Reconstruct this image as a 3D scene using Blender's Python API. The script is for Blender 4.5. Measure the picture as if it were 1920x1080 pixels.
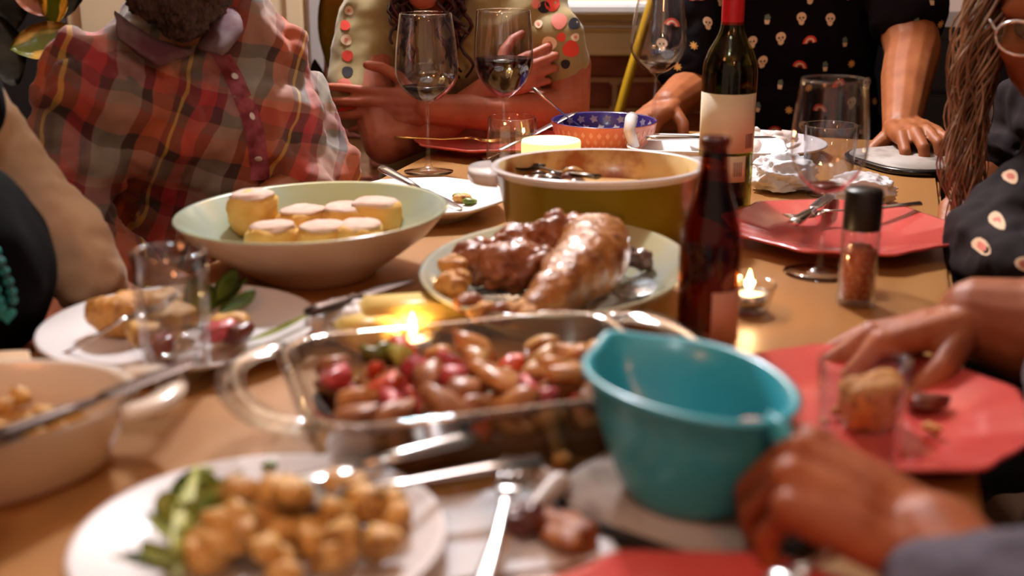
import bpy, bmesh, math, random
from mathutils import Vector, Matrix, Euler, noise
from mathutils.bvhtree import BVHTree
R_ = math.radians
random.seed(7)
for o in list(bpy.data.objects): bpy.data.objects.remove(o)
SC = bpy.context.scene
COL = SC.collection

# ------------------------------------------------------------------ camera, world, lamps, exposure
TZ = 0.75                      # height of the table top
PIT = R_(16.8); FPX = 2300.0; CAMH = 0.40
cam_d = bpy.data.cameras.new('camera'); cam = bpy.data.objects.new('camera', cam_d); COL.objects.link(cam)
cam.location = (0, 0, TZ + CAMH); cam.rotation_euler = (R_(90) - PIT, 0, 0)
cam_d.sensor_width = 36; cam_d.lens = FPX / 1920 * 36; cam_d.clip_start = 0.02
cam_d.dof.use_dof = True; cam_d.dof.focus_distance = 1.95; cam_d.dof.aperture_fstop = 3.2
SC.camera = cam
w = bpy.data.worlds.new('world'); SC.world = w; w.use_nodes = True
w.node_tree.nodes['Background'].inputs[0].default_value = (1.0, 0.66, 0.52, 1)
w.node_tree.nodes['Background'].inputs[1].default_value = 0.42

def lamp(name, kind, loc, energy, color, size=0.1, rot=(0, 0, 0)):
    d = bpy.data.lights.new(name, kind); d.energy = energy; d.color = color
    if kind == 'AREA': d.shape = 'DISK'; d.size = size
    else: d.shadow_soft_size = size
    o = bpy.data.objects.new(name, d); COL.objects.link(o); o.location = loc; o.rotation_euler = rot
    return o
lamp('pendant_light', 'POINT', (-0.14, 2.72, 2.42), 225, (0.86, 0.90, 1.0), 0.085)
lamp('cool_fill_light', 'POINT', (-0.25, 0.15, 2.40), 13, (0.84, 0.94, 1.0), 0.12)  # added fill, brightens the near teal bowl, napkin and sleeve; no known fitting
lamp('warm_room_light', 'POINT', (0.7, -0.9, 2.05), 25, (1.0, 0.37, 0.15), 0.14)
lamp('warm_room_light', 'POINT', (-1.0, 0.2, 2.1), 13, (1.0, 0.37, 0.14), 0.14)
SC.view_settings.view_transform = 'Standard'; SC.view_settings.look = 'None'
SC.view_settings.exposure = -0.08; SC.view_settings.gamma = 1.0
SC.view_settings.use_curve_mapping = False
SC.cycles.transparent_max_bounces = 24; SC.cycles.max_bounces = 10; SC.cycles.transmission_bounces = 10
SC.cycles.caustics_reflective = False; SC.cycles.sample_clamp_indirect = 4

# ------------------------------------------------------------------ photograph pixel -> place in the room
def T(px, py, h=0.0):
    u = (px - 960) / FPX; v = (540 - py) / FPX
    y = math.cos(PIT) + v * math.sin(PIT); z = -math.sin(PIT) + v * math.cos(PIT)
    t = (h - CAMH) / z
    return Vector((u * t, y * t, TZ + h))
def Q(px, py, yd):
    u = (px - 960) / FPX; v = (540 - py) / FPX
    y = math.cos(PIT) + v * math.sin(PIT); z = -math.sin(PIT) + v * math.cos(PIT)
    t = yd / y
    return Vector((u * t, yd, TZ + CAMH + z * t))
def V(*a): return Vector(a)

# ------------------------------------------------------------------ materials
def lin(c):
    if isinstance(c, str):
        c = [int(c[i:i + 2], 16) / 255 for i in (0, 2, 4)]
        c = [x / 12.92 if x <= .04045 else ((x + .055) / 1.055) ** 2.4 for x in c]
    return (c[0], c[1], c[2], 1)
MATS = {}
def mat(name, col, rough=.5, metal=0, spec=.5, col2=None, nscale=30, ncontrast=.5, bump=0, bscale=120, coat=0, sss=0, sheen=0,
        emit=None, estr=0, col3=None, stretch=None, trans=0, ior=1.45):
    if name in MATS: return MATS[name]
    m = bpy.data.materials.new(name); m.use_nodes = True
    nt = m.node_tree; b = nt.nodes['Principled BSDF']
    b.inputs['Base Color'].default_value = lin(col); b.inputs['Roughness'].default_value = rough
    b.inputs['Metallic'].default_value = metal; b.inputs['Specular IOR Level'].default_value = spec
    b.inputs['Coat Weight'].default_value = coat; b.inputs['Coat Roughness'].default_value = .12
    b.inputs['Sheen Weight'].default_value = sheen; b.inputs['IOR'].default_value = ior
    b.inputs['Transmission Weight'].default_value = trans
    if sss:
        b.inputs['Subsurface Weight'].default_value = sss; b.inputs['Subsurface Radius'].default_value = (1, .4, .2)
        b.inputs['Subsurface Scale'].default_value = .012
    if emit: b.inputs['Emission Color'].default_value = lin(emit); b.inputs['Emission Strength'].default_value = estr
    tc = nt.nodes.new('ShaderNodeTexCoord'); src = tc.outputs['Object']
    if stretch:
        mp = nt.nodes.new('ShaderNodeMapping'); mp.inputs['Scale'].default_value = stretch[0]
        mp.inputs['Rotation'].default_value = stretch[1]; nt.links.new(src, mp.inputs['Vector']); src = mp.outputs['Vector']
    if col2:
        n = nt.nodes.new('ShaderNodeTexNoise'); n.inputs['Scale'].default_value = nscale; n.inputs['Detail'].default_value = 5
        nt.links.new(src, n.inputs['Vector'])
        r = nt.nodes.new('ShaderNodeValToRGB'); e = r.color_ramp.elements
        e[0].position = .5 - ncontrast * .35; e[1].position = .5 + ncontrast * .35
        e[0].color = lin(col); e[1].color = lin(col2)
        if col3: k = e.new(.5); k.color = lin(col3)
        nt.links.new(n.outputs['Fac'], r.inputs['Fac']); nt.links.new(r.outputs['Color'], b.inputs['Base Color'])
    if bump:
        n = nt.nodes.new('ShaderNodeTexNoise'); n.inputs['Scale'].default_value = bscale; n.inputs['Detail'].default_value = 4
        nt.links.new(src, n.inputs['Vector'])
        k = nt.nodes.new('ShaderNodeBump'); k.inputs['Strength'].default_value = bump; k.inputs['Distance'].default_value = .01
        nt.links.new(n.outputs['Fac'], k.inputs['Height']); nt.links.new(k.outputs['Normal'], b.inputs['Normal'])
    MATS[name] = m
    return m
def glass(name, tint=(1, 1, 1), k=1.0, base=.015, rough=.0):
    """thin-walled glass: lets light straight through, reflects by the Fresnel law"""
    if name in MATS: return MATS[name]
    m = bpy.data.materials.new(name); m.use_nodes = True; nt = m.node_tree
    nt.nodes.remove(nt.nodes['Principled BSDF']); out = nt.nodes['Material Output']
    t = nt.nodes.new('ShaderNodeBsdfTransparent'); t.inputs[0].default_value = (*tint, 1)
    g = nt.nodes.new('ShaderNodeBsdfGlossy'); g.inputs['Roughness'].default_value = rough
    f = nt.nodes.new('ShaderNodeLayerWeight'); f.inputs[0].default_value = .5
    p = nt.nodes.new('ShaderNodeMath'); p.operation = 'POWER'; p.inputs[1].default_value = 4.6
    a = nt.nodes.new('ShaderNodeMath'); a.operation = 'MULTIPLY_ADD'; a.inputs[1].default_value = .8 * k; a.inputs[2].default_value = base + .018
    a.use_clamp = True
    x = nt.nodes.new('ShaderNodeMixShader')
    nt.links.new(f.outputs['Facing'], p.inputs[0]); nt.links.new(p.outputs[0], a.inputs[0]); nt.links.new(a.outputs[0], x.inputs[0])
    nt.links.new(t.outputs[0], x.inputs[1]); nt.links.new(g.outputs[0], x.inputs[2]); nt.links.new(x.outputs[0], out.inputs[0])
    MATS[name] = m
    return m
def plaid(name, rot, period=.15, off=(0, 0)):
    m = bpy.data.materials.new(name); m.use_nodes = True; nt = m.node_tree; b = nt.nodes['Principled BSDF']
    b.inputs['Roughness'].default_value = .75; b.inputs['Sheen Weight'].default_value = .15
    tc = nt.nodes.new('ShaderNodeTexCoord'); mp = nt.nodes.new('ShaderNodeMapping')
    mp.inputs['Rotation'].default_value = rot; mp.inputs['Location'].default_value = (off[0], 0, off[1])
    nz = nt.nodes.new('ShaderNodeTexNoise'); nz.inputs['Scale'].default_value = 9; nt.links.new(tc.outputs['Object'], nz.inputs['Vector'])
    ad = nt.nodes.new('ShaderNodeMixRGB'); ad.blend_type = 'LINEAR_LIGHT'; ad.inputs[0].default_value = .025
    nt.links.new(tc.outputs['Object'], ad.inputs[1]); nt.links.new(nz.outputs['Color'], ad.inputs[2])
    nt.links.new(ad.outputs[0], mp.inputs['Vector'])
    sp = nt.nodes.new('ShaderNodeSeparateXYZ'); nt.links.new(mp.outputs['Vector'], sp.inputs[0])
    cols = [[(0, '8a8274'), (.26, '3a2118'), (.36, 'b4562c'), (.56, '64281a'), (.62, 'c9a23c'), (.65, '46281c'), (.76, 'b22a2c'), (.9, '5e1a22')],
            [(0, '847c70'), (.24, '36221a'), (.36, 'a04a28'), (.58, '8d5a48'), (.68, '351c18'), (.78, '8a1c26'), (.92, 'a4705f')]]
    outs = []
    for ax, cl in zip(('X', 'Z'), cols):
        d = nt.nodes.new('ShaderNodeMath'); d.operation = 'DIVIDE'; d.inputs[1].default_value = period; nt.links.new(sp.outputs[ax], d.inputs[0])
        f = nt.nodes.new('ShaderNodeMath'); f.operation = 'FRACT'; nt.links.new(d.outputs[0], f.inputs[0])
        r = nt.nodes.new('ShaderNodeValToRGB'); r.color_ramp.interpolation = 'CONSTANT'; e = r.color_ramp.elements
        e[0].position, e[0].color = cl[0][0], lin(cl[0][1]); e[1].position, e[1].color = cl[1][0], lin(cl[1][1])
        for p, c in cl[2:]: k = e.new(p); k.color = lin(c)
        nt.links.new(f.outputs[0], r.inputs['Fac']); outs.append(r)
    mx = nt.nodes.new('ShaderNodeMixRGB'); mx.inputs[0].default_value = .5
    nt.links.new(outs[0].outputs[0], mx.inputs[1]); nt.links.new(outs[1].outputs[0], mx.inputs[2]); nt.links.new(mx.outputs[0], b.inputs['Base Color'])
    return m

# ------------------------------------------------------------------ objects
def link(o, parent=None, kind=None, label=None):
    COL.objects.link(o)
    if parent is not None: o.parent = parent
    if kind: o['kind'] = kind
    if label: o['label'] = label
    return o
def obj(name, me, m, parent=None, kind=None, label=None, loc=None, rot=None, smooth=True):
    if isinstance(me, bmesh.types.BMesh):
        bm = me; me = bpy.data.meshes.new(name); bmesh.ops.recalc_face_normals(bm, faces=bm.faces[:]); bm.to_mesh(me); bm.free()
    ms = m if isinstance(m, (list, tuple)) else [m]
    if not me.materials:
        for x in ms: me.materials.append(x)
    if smooth and me.polygons: me.polygons.foreach_set('use_smooth', [True] * len(me.polygons))
    o = bpy.data.objects.new(name, me); link(o, parent, kind, label)
    if loc is not None: o.location = loc
    if rot is not None: o.rotation_euler = rot
    return o
def thing(name, label, cat, loc=(0, 0, 0), rotz=0, group=None):
    o = bpy.data.objects.new(name, None); o.empty_display_size = .02; COL.objects.link(o)
    o.location = loc; o.rotation_euler = (0, 0, rotz) if not isinstance(rotz, (tuple, list)) else rotz
    return tag(o, label, cat, group)
def tag(o, label, cat, group=None):
    o['label'] = label; o['category'] = cat
    if group: o['group'] = group
    return o
def dup(root, label, loc, rotz, group=None):
    r = root.copy(); COL.objects.link(r); r.location = loc; r.rotation_euler = (0, 0, rotz); r['label'] = label
    if group: r['group'] = group
    for ch in list(root.children):
        c = ch.copy(); COL.objects.link(c); c.parent = r
        for g in list(ch.children):
            d = g.copy(); COL.objects.link(d); d.parent = c
    return r

# ------------------------------------------------------------------ mesh makers
def bm_new(): return bmesh.new()
def ring_faces(bm, rings, closed=True, mi=None):
    for a in range(len(rings) - 1):
        A, B = rings[a], rings[a + 1]; n = max(len(A), len(B))
        for i in range(n if closed else n - 1):
            j = (i + 1) % n
            q = []
            for v in ((A[i] if len(A) > 1 else A[0]), (A[j] if len(A) > 1 else A[0]), (B[j] if len(B) > 1 else B[0]), (B[i] if len(B) > 1 else B[0])):
                if v not in q: q.append(v)
            if len(q) > 2:
                try:
                    f = bm.faces.new(q)
                    if mi: f.material_index = mi[a]
                except ValueError: pass
def lathe(bm, prof, n=48, sx=1, sy=1, wob=None, mi=None, c=(0, 0, 0)):
    rings = []
    for r, z in prof:
        if r < 1e-6: rings.append([bm.verts.new((c[0], c[1], z + c[2]))]); continue
        ring = []
        for i in range(n):
            t = 2 * math.pi * i / n; k = r * (wob(t, r, z) if wob else 1)
            zz = z
            ring.append(bm.verts.new((c[0] + k * math.cos(t) * sx, c[1] + k * math.sin(t) * sy, zz + c[2])))
        rings.append(ring)
    ring_faces(bm, rings, True, mi)
    return bm
def arc(a, b, h, z0, z1, n=18):
    """half-ellipse of points: ends at (a, -b) and (a, b), bulging to a + h"""
    return [(a + h * math.cos(t) ** .8, b * math.sin(t), z0 + (z1 - z0) * math.cos(t)) for t in (R_(-89.9 + 179.8 * i / n) for i in range(n + 1))]
def tube(bm, pts, rad, n=10, flat=1.0, up=None, cap=True, mi=0):
    """swept tube; flat < 1 squashes it along the 'up' direction"""
    pts = [Vector(p) for p in pts]; N = len(pts)
    if not isinstance(rad, (list, tuple)): rad = [rad] * N
    rings = []; prev = None
    for i, p in enumerate(pts):
        t = (pts[min(i + 1, N - 1)] - pts[max(i - 1, 0)]).normalized()
        if up is not None: b = Vector(up) - t * t.dot(Vector(up))
        elif prev is None: b = t.orthogonal()
        else: b = prev - t * t.dot(prev)
        b.normalize(); prev = b; s = t.cross(b)
        rings.append([bm.verts.new(p + (b * math.sin(a) * flat + s * math.cos(a)) * rad[i]) for a in (2 * math.pi * k / n for k in range(n))])
    ring_faces(bm, rings, True, [mi] * N)
    if cap:
        for r in (rings[0], rings[-1]):
            try: bm.faces.new(r).material_index = mi
            except ValueError: pass
    return bm
def box(bm, c, s, rot=None, bev=0, mi=0):
    M = Matrix.Translation(Vector(c)) @ (rot.to_4x4() if rot else Matrix()) @ Matrix.Diagonal((*s, 1))
    r = bmesh.ops.create_cube(bm, size=1, matrix=M)
    if bev:
        es = list({e for v in r['verts'] for e in v.link_edges})
        bmesh.ops.bevel(bm, geom=es, offset=bev, segments=2, affect='EDGES')
    return bm
def loft(bm, rings, capb=True, capt=True, mi=None):
    rs = [[bm.verts.new(p) for p in r] for r in rings]
    ring_faces(bm, rs, True, mi)
    if capb: bm.faces.new(rs[0])
    if capt: bm.faces.new(rs[-1])
    return bm
def rrect(w, d, r, z, n=6):
    out = []
    for cx, cy, a0 in ((w / 2 - r, d / 2 - r, 0), (-w / 2 + r, d / 2 - r, 90), (-w / 2 + r, -d / 2 + r, 180), (w / 2 - r, -d / 2 + r, 270)):
        for k in range(n + 1):
            a = R_(a0 + 90 * k / n); out.append(Vector((cx + r * math.cos(a), cy + r * math.sin(a), z)))
    return out
def fbm(p, s, seed=0):
    q = Vector(p) / s + Vector((seed * 7.3, seed * 3.1, seed * 5.7))
    return noise.noise(q) + .5 * noise.noise(q * 2.1)
def displace(bm, amp, size, seed=0):
    bm.normal_update()
    for v in [(v, v.normal.copy(), v.co.copy()) for v in bm.verts]:
        v[0].co = v[2] + v[1] * fbm(v[2], size, seed) * amp
def chunk_bm(s=(.02, .015, .012), amp=.25, seed=0, sub=2, boxy=.0, size=.9):
    bm = bm_new(); bmesh.ops.create_icosphere(bm, subdivisions=sub, radius=1)
    for v in bm.verts:
        p = v.co.copy()
        if boxy:
            m = max(abs(p.x), abs(p.y), abs(p.z)); p = p.lerp(p / m * .82, boxy)
        p *= 1 + amp * fbm(p, size, seed)
        v.co = Vector((p.x * s[0], p.y * s[1], p.z * s[2]))
    return bm
def hull_bm(s, seed, n=16):
    """angular hand-cut piece with softened edges"""
    rn = random.Random(seed); bm = bm_new()
    for i in range(n):
        p = Vector((rn.uniform(-1, 1), rn.uniform(-1, 1), rn.uniform(-1, 1))); p = p.normalized() * rn.uniform(.8, 1.12); bm.verts.new((p.x * s[0], p.y * s[1], p.z * s[2]))
    r = bmesh.ops.convex_hull(bm, input=bm.verts[:]); bmesh.ops.delete(bm, geom=[v for v in bm.verts if not v.link_faces], context='VERTS')
    bmesh.ops.bevel(bm, geom=bm.edges[:], offset=min(s) * .22, segments=2, affect='EDGES', clamp_overlap=True)
    return bm
def sphere_rings(bm, M, n=14, k=8):
    bmesh.ops.create_uvsphere(bm, u_segments=n, v_segments=k, radius=1, matrix=M)
def ell(bm, c, r, rot=None):
    sphere_rings(bm, Matrix.Translation(Vector(c)) @ (rot.to_matrix().to_4x4() if rot else Matrix()) @ Matrix.Diagonal((*r, 1)), 18, 12)
def cap(bm, p0, r0, p1, r1, n=14):
    p0, p1 = Vector(p0), Vector(p1); d = p1 - p0; L = max(d.length, 1e-5); t = d / L; b = t.orthogonal().normalized(); s = t.cross(b)
    prof = []
    for k in range(0, 5):
        a = R_(-90 + 22.5 * k); prof.append((r0 * math.cos(a), r0 * math.sin(a)))
    for k in range(0, 5):
        a = R_(22.5 * k); prof.append((r1 * math.cos(a), L + r1 * math.sin(a)))
    rings = []
    for r, z in prof:
        if r < 1e-5: rings.append([bm.verts.new(p0 + t * z)])
        else: rings.append([bm.verts.new(p0 + t * z + (b * math.cos(2 * math.pi * i / n) + s * math.sin(2 * math.pi * i / n)) * r) for i in range(n)])
    ring_faces(bm, rings, True)
    return bm
def chain(bm, *pr):
    for a, b in zip(pr[:-1], pr[1:]): cap(bm, a[0], a[1], b[0], b[1])
def remesh(bm, voxel, smooth=6, factor=.5):
    """one continuous surface out of overlapping solids"""
    bmesh.ops.recalc_face_normals(bm, faces=bm.faces[:])
    me = bpy.data.meshes.new('tmp'); bm.to_mesh(me); bm.free()
    o = bpy.data.objects.new('tmp', me); COL.objects.link(o)
    r = o.modifiers.new('r', 'REMESH'); r.mode = 'VOXEL'; r.voxel_size = voxel
    s = o.modifiers.new('s', 'SMOOTH'); s.iterations = smooth; s.factor = factor
    dg = bpy.context.evaluated_depsgraph_get(); dg.update()
    out = bpy.data.meshes.new_from_object(o.evaluated_get(dg))
    bpy.data.objects.remove(o); bpy.data.meshes.remove(me)
    out.materials.clear()
    b2 = bm_new(); b2.from_mesh(out); bpy.data.meshes.remove(out)
    return b2
def shift(bm, base):
    bmesh.ops.translate(bm, verts=bm.verts[:], vec=-Vector(base))
    return bm
def join(dst, src):
    me = bpy.data.meshes.new('j'); src.to_mesh(me); src.free(); dst.from_mesh(me); bpy.data.meshes.remove(me)
    return dst

# ------------------------------------------------------------------ hands and bodies
def hand(bm, W, f, u, s, L=.185, curl=((15, 35, 20),) * 4, thumb=((.5, .75, -.25), (.75, .5, -.4), (.85, .2, -.45)), spread=5):
    k = L / .185; f = Vector(f).normalized(); u = Vector(u); u = (u - f * u.dot(f)).normalized(); r = f.cross(u) * s
    W = Vector(W)
    lat = (.029, .010, -.010, -.028); fw = (.088, .093, .088, .078)
    seg = ((.044, .027, .021), (.049, .031, .022), (.045, .029, .022), (.035, .022, .020)); R0 = (.0092, .0095, .0090, .0078)
    mc = [W + f * fw[i] * k + r * lat[i] * k + u * (.004 if i in (1, 2) else 0) * k for i in range(4)]
    for i in range(4):
        st = W + f * .012 * k + r * lat[i] * .62 * k
        cap(bm, st, .017 * k, mc[i] - u * .004 * k, .0125 * k)
        if i: cap(bm, st.lerp(mc[i], .4), .015 * k, mc[i - 1].lerp(st, .1) - u * .005 * k, .0125 * k)
    for i in range(4):
        p = mc[i]; a = 0; side = math.tan(R_(spread * (1.5 - i))) if True else 0
        rr = R0[i] * k * 1.08
        for j in range(3):
            a += curl[i][j]; d = (f * math.cos(R_(a)) - u * math.sin(R_(a)) + r * side * math.cos(R_(min(a, 80)))).normalized()
            q = p + d * seg[i][j] * k; r2 = rr * .9
            cap(bm, p, rr, q, r2); p = q; rr = r2
    p = W + f * .022 * k + r * .022 * k - u * .006 * k; rr = .0155 * k
    for j, (ln, c) in enumerate(zip((.044, .034, .026), thumb)):
        d = (f * c[0] + r * c[1] + u * c[2]).normalized(); q = p + d * ln * k; r2 = (.0118, .0105, .0085)[j] * k
        cap(bm, p, rr, q, r2); p = q; rr = r2
    return p
def arm_mesh(pts, hd=None, voxel=.0028, smooth=5):
    bm = bm_new(); chain(bm, *pts)
    if hd: hand(bm, **hd)
    return remesh(bm, voxel, smooth)
def head_shapes(bm, c, face, r=.095, up=(0, 0, 1)):
    """skull, jaw, nose, brow, ears, lips around centre c looking along face"""
    f = Vector(face).normalized(); u = Vector(up); u = (u - f * u.dot(f)).normalized(); s = f.cross(u); c = Vector(c); k = r / .095
    P = lambda a, b, d: c + (f * a + s * b + u * d) * k
    rot = Matrix((s, f, u)).transposed().to_euler()
    ell(bm, P(-.012, 0, .03), (.076 * k, .096 * k, .092 * k), rot); ell(bm, P(.02, 0, -.03), (.062 * k, .068 * k, .082 * k), rot)
    ell(bm, P(.055, 0, -.088), (.028 * k, .026 * k, .022 * k), rot)                      # chin
    cap(bm, P(.085, 0, .012), .010 * k, P(.108, 0, -.030), .014 * k)                     # nose
    for q in (-1, 1):
        ell(bm, P(.097, q * .013, -.034), (.010 * k, .010 * k, .009 * k), rot)
        ell(bm, P(.055, q * .04, -.025), (.022 * k, .022 * k, .022 * k), rot)            # cheek
        cap(bm, P(.080, q * .014, .030), .011 * k, P(.062, q * .05, .026), .011 * k)     # brow
        ell(bm, P(-.005, q * .078, -.008), (.010 * k, .020 * k, .032 * k), rot)          # ear
    cap(bm, P(.080, -.020, -.060), .008 * k, P(.080, .020, -.060), .008 * k); cap(bm, P(.078, -.016, -.070), .009 * k, P(.078, .016, -.070), .009 * k)
    return P
def eyes(P, r, parent, base, iris='3a2a1c'):
    for q in (-1, 1):
        bm = bm_new(); sphere_rings(bm, Matrix.Translation(P(.070, q * .031, .008)) @ Matrix.Scale(.0135 * r / .095, 4))
        obj('eye', shift(bm, base), mat('eye_' + iris, 'd8d0c8', .2, col2=iris, nscale=40, ncontrast=.1), parent)
def cloth(bm, voxel=.007, smooth=8, amp=.010, size=.09, seed=0, amp2=.004, size2=.03):
    b = remesh(bm, voxel, smooth); displace(b, amp, size, seed); displace(b, amp2, size2, seed + 3)
    bmesh.ops.smooth_vert(b, verts=b.verts[:], factor=.4, use_axis_x=True, use_axis_y=True, use_axis_z=True)
    return b
def legs(bm, hipL, hipR, face, floor=0.0):
    f = Vector(face); f.z = 0; f.normalize()
    for h in (hipL, hipR):
        h = Vector(h); k = h + f * .40; k.z = h.z + .02; a = k + f * .02; a.z = floor + .09
        chain(bm, (h, .082), (k, .062), (a, .042))
    cap(bm, hipL, .10, hipR, .10)
    return bm
def shoes(P, base, hipL, hipR, face, m):
    f = Vector(face); f.z = 0; f.normalize()
    for h in (hipL, hipR):
        a = Vector(h) + f * .42; a.z = .045
        bm = bm_new(); cap(bm, a - f * .05, .042, a + f * .15, .036); b = remesh(bm, .008, 3)
        for v in b.verts: v.co.z = max(v.co.z, .003)
        obj('shoe', shift(b, base), m, P)
# decals: flat prints that follow a cloth surface (real polygons lying on it)
def bvh_of(bm):
    return BVHTree.FromBMesh(bm)
def print_patch(out, tree, o, d, ex, ey, loops, off=.0012):
    """loops: list of (outline points in metres, material index); every outline point is dropped onto the surface along d"""
    for k, (pts, mi) in enumerate(loops):
        vs = []
        cx = sum(p[0] for p in pts) / len(pts); cy = sum(p[1] for p in pts) / len(pts)
        for p in [(cx, cy)] + list(pts):
            h = tree.ray_cast(o + ex * p[0] + ey * p[1], d)
            if h[0] is None: return False
            n = h[1] if h[1].dot(d) < 0 else -h[1]
            vs.append(h[0] + n * (off + .0004 * k))
        if max((a - vs[0]).length for a in vs) > .05: return False
        b = [out.verts.new(v) for v in vs]
        for i in range(1, len(b)):
            j = i + 1 if i + 1 < len(b) else 1
            f = out.faces.new((b[0], b[i], b[j])); f.material_index = mi
    return True
def disc(cx, cy, r, n=12, ry=None, wob=0, k=5, ph=0):
    ry = ry or r
    return [(cx + r * (1 + wob * math.cos(k * t + ph)) * math.cos(t), cy + ry * (1 + wob * math.cos(k * t + ph)) * math.sin(t)) for t in (2 * math.pi * i / n for i in range(n))]
def icon(kind, s):
    if kind == 'skull':
        return [(disc(0, .15 * s, .5 * s), 0), (disc(0, -.35 * s, .3 * s, 8, .3 * s), 0), (disc(-.18 * s, .08 * s, .11 * s, 8), 3), (disc(.18 * s, .08 * s, .11 * s, 8), 3), (disc(0, -.15 * s, .06 * s, 6), 3)]
    if kind == 'rainbow':
        return [([(r * s * math.cos(a), r * s * math.sin(a) - .2 * s) for a in (math.pi * i / 10 for i in range(11))], m) for r, m in ((.6, 1), (.42, 0), (.28, 1), (.18, 3))]
    if kind == 'star': return [(disc(0, 0, .42 * s, 32, None, .35, 8), 2)]
    return [(disc(0, .12 * s, .28 * s, 10, .36 * s, .12, 5), 4), ([(-.26 * s, -.1 * s), (.26 * s, -.1 * s), (.18 * s, -.5 * s), (-.18 * s, -.5 * s)], 0)]

# ------------------------------------------------------------------ shared materials
M_table = mat('oak_table', '80522b', .36, spec=.4, col2='b88a56', nscale=6, ncontrast=.9, col3='a2723e', stretch=((1, .07, 1), (0, 0, 0)), bump=.04, bscale=40)
M_white = mat('white_glaze', 'dedad8', .42, spec=.35, coat=.08)
M_cream = mat('cream_glaze', 'e3d6c4', .22, coat=.3)
M_coral = mat('coral_glaze', 'd85c54', .2, coat=.6, col2='cb4e48', nscale=8)
M_steel = mat('steel', 'c9c6c4', .22, metal=1)
M_clear = glass('clear_glass', (.975, .97, .975), 1.7, .045)
M_thick = glass('thick_glass', (.95, .95, .95), 2.2, .07)
M_pyrex = glass('oven_glass', (.96, .975, .98), 1.9, .13)
M_brownglass = glass('amber_glass', (.50, .235, .06), 1.1, .02)
M_greenglass = glass('green_glass', (.60, .60, .22), 1.1, .02)
M_wine = mat('red_wine', '160206', .2, spec=.12)
M_pinkwine = mat('red_wine_dregs', '6a0c18', .06, spec=.6)
M_paper = mat('label_paper', 'e2cfae', .7)
M_napkin = mat('white_napkin', 'e9e9ea', .85, sheen=.2, bump=.05, bscale=300)
M_skin = mat('skin', '9e5e36', .5, spec=.35, sss=.15, col2='884a28', nscale=24, bump=.04, bscale=160)
M_skin2 = mat('rosy_skin', 'ac6448', .5, spec=.35, sss=.2, col2='985038', nscale=24, bump=.04, bscale=160)
M_black = mat('black_plastic', '141214', .35)

# ------------------------------------------------------------------ the setting
def struct(name, bm, m, loc=(0, 0, 0), parent=None):
    return obj(name, bm, m, parent, 'structure' if parent is None else None, loc=loc, smooth=False)
M_plaster = mat('warm_plaster', 'dcbc92', .8, bump=.03, bscale=60)
M_paint = mat('cream_paint', 'e0c8a2', .45)
M_dark = mat('dark_wall_paint', '1a120f', .8)
M_brick = mat('brick_clay', '8a4630', .85, col2='6e3524', nscale=14, bump=.4, bscale=70)
M_mortar = mat('mortar', 'b58a68', .9, bump=.3, bscale=90)
M_floorm = mat('floor_boards', '5a3a24', .5, col2='3f2818', nscale=5, stretch=((1, .08, 1), (0, 0, 0)))
WY = 3.05
fl = struct('floor', box(bm_new(), (0, .9, -.03), (5.0, 4.8, .04)), M_floorm)
for i in range(16):
    struct('floorboard', box(bm_new(), (-2.35 + i * .31, .9, -.005), (.304, 4.78, .01)), M_floorm, parent=fl)
bm = bm_new(); box(bm, (-.78, WY + .032, 1.25), (1.70, .1, 2.5)); box(bm, (1.23, WY + .032, .43), (2.34, .1, .86)); box(bm, (.60, WY + .032, 2.3), (1.1, .1, .5))
wall = struct('wall_back', bm, M_mortar)
brick_me = None
for r in range(11):
    for c in range(15):
        x = -.36 + c * .205 + (.1 if r % 2 else 0); z = .045 + r * .0762
        if x > 2.2: continue
        if brick_me is None:
            o = obj('brick', box(bm_new(), (0, 0, 0), (.193, .05, .064), bev=.006), M_brick, wall, smooth=False); brick_me = o.data
        else:
            o = obj('brick', brick_me, M_brick, wall, smooth=False)
        o.location = (x, WY + .001 + random.uniform(-.004, .004), z); o.rotation_euler = (0, random.uniform(-.01, .01), 0)
struct('wall_back_right', box(bm_new(), (1.79, WY + .02, 1.68), (1.28, .1, 1.64)), M_dark)
plaster = struct('trim_1', box(bm_new(), (-.75, WY - .005, 1.25), (.65, .03, 2.5)), M_plaster)
# door casing beside the man in plaid: upright mouldings
x0 = Q(556, 100, WY).x
dr = struct('door_1', box(bm_new(), (x0 - .26, WY - .02, 1.02), (.50, .02, 2.04)), M_paint)
for dx, wdt, dep, mm in ((-.015, .045, .045, M_paint), (.035, .034, .06, mat('grey_paint', 'b9b0ac', .45)), (.068, .022, .05, M_paint)):
    obj('casing', box(bm_new(), (x0 + dx + .02, WY - .02, 1.06), (wdt, dep, 2.12), bev=.006), mm, dr, smooth=False)
for zc, hh in ((.55, .7), (1.45, .8)):
    obj('door_panel', box(bm_new(), (x0 - .27, WY - .034, zc), (.32, .012, hh), bev=.005), M_paint, dr, smooth=False)
struct('wall_left', box(bm_new(), (-2.4, .9, 1.25), (.08, 4.4, 2.5)), M_dark)
struct('wall_right', box(bm_new(), (2.4, .9, 1.25), (.08, 4.4, 2.5)), M_dark)
struct('ceiling', box(bm_new(), (0, .9, 2.54), (5.0, 4.8, .06)), mat('ceiling_paint', 'd8cbb8', .9))
# dark doorway on the far left
struct('wall_back_left', box(bm_new(), (-1.735, WY - .03, 1.25), (1.31, .06, 2.5)), M_dark)
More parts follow.
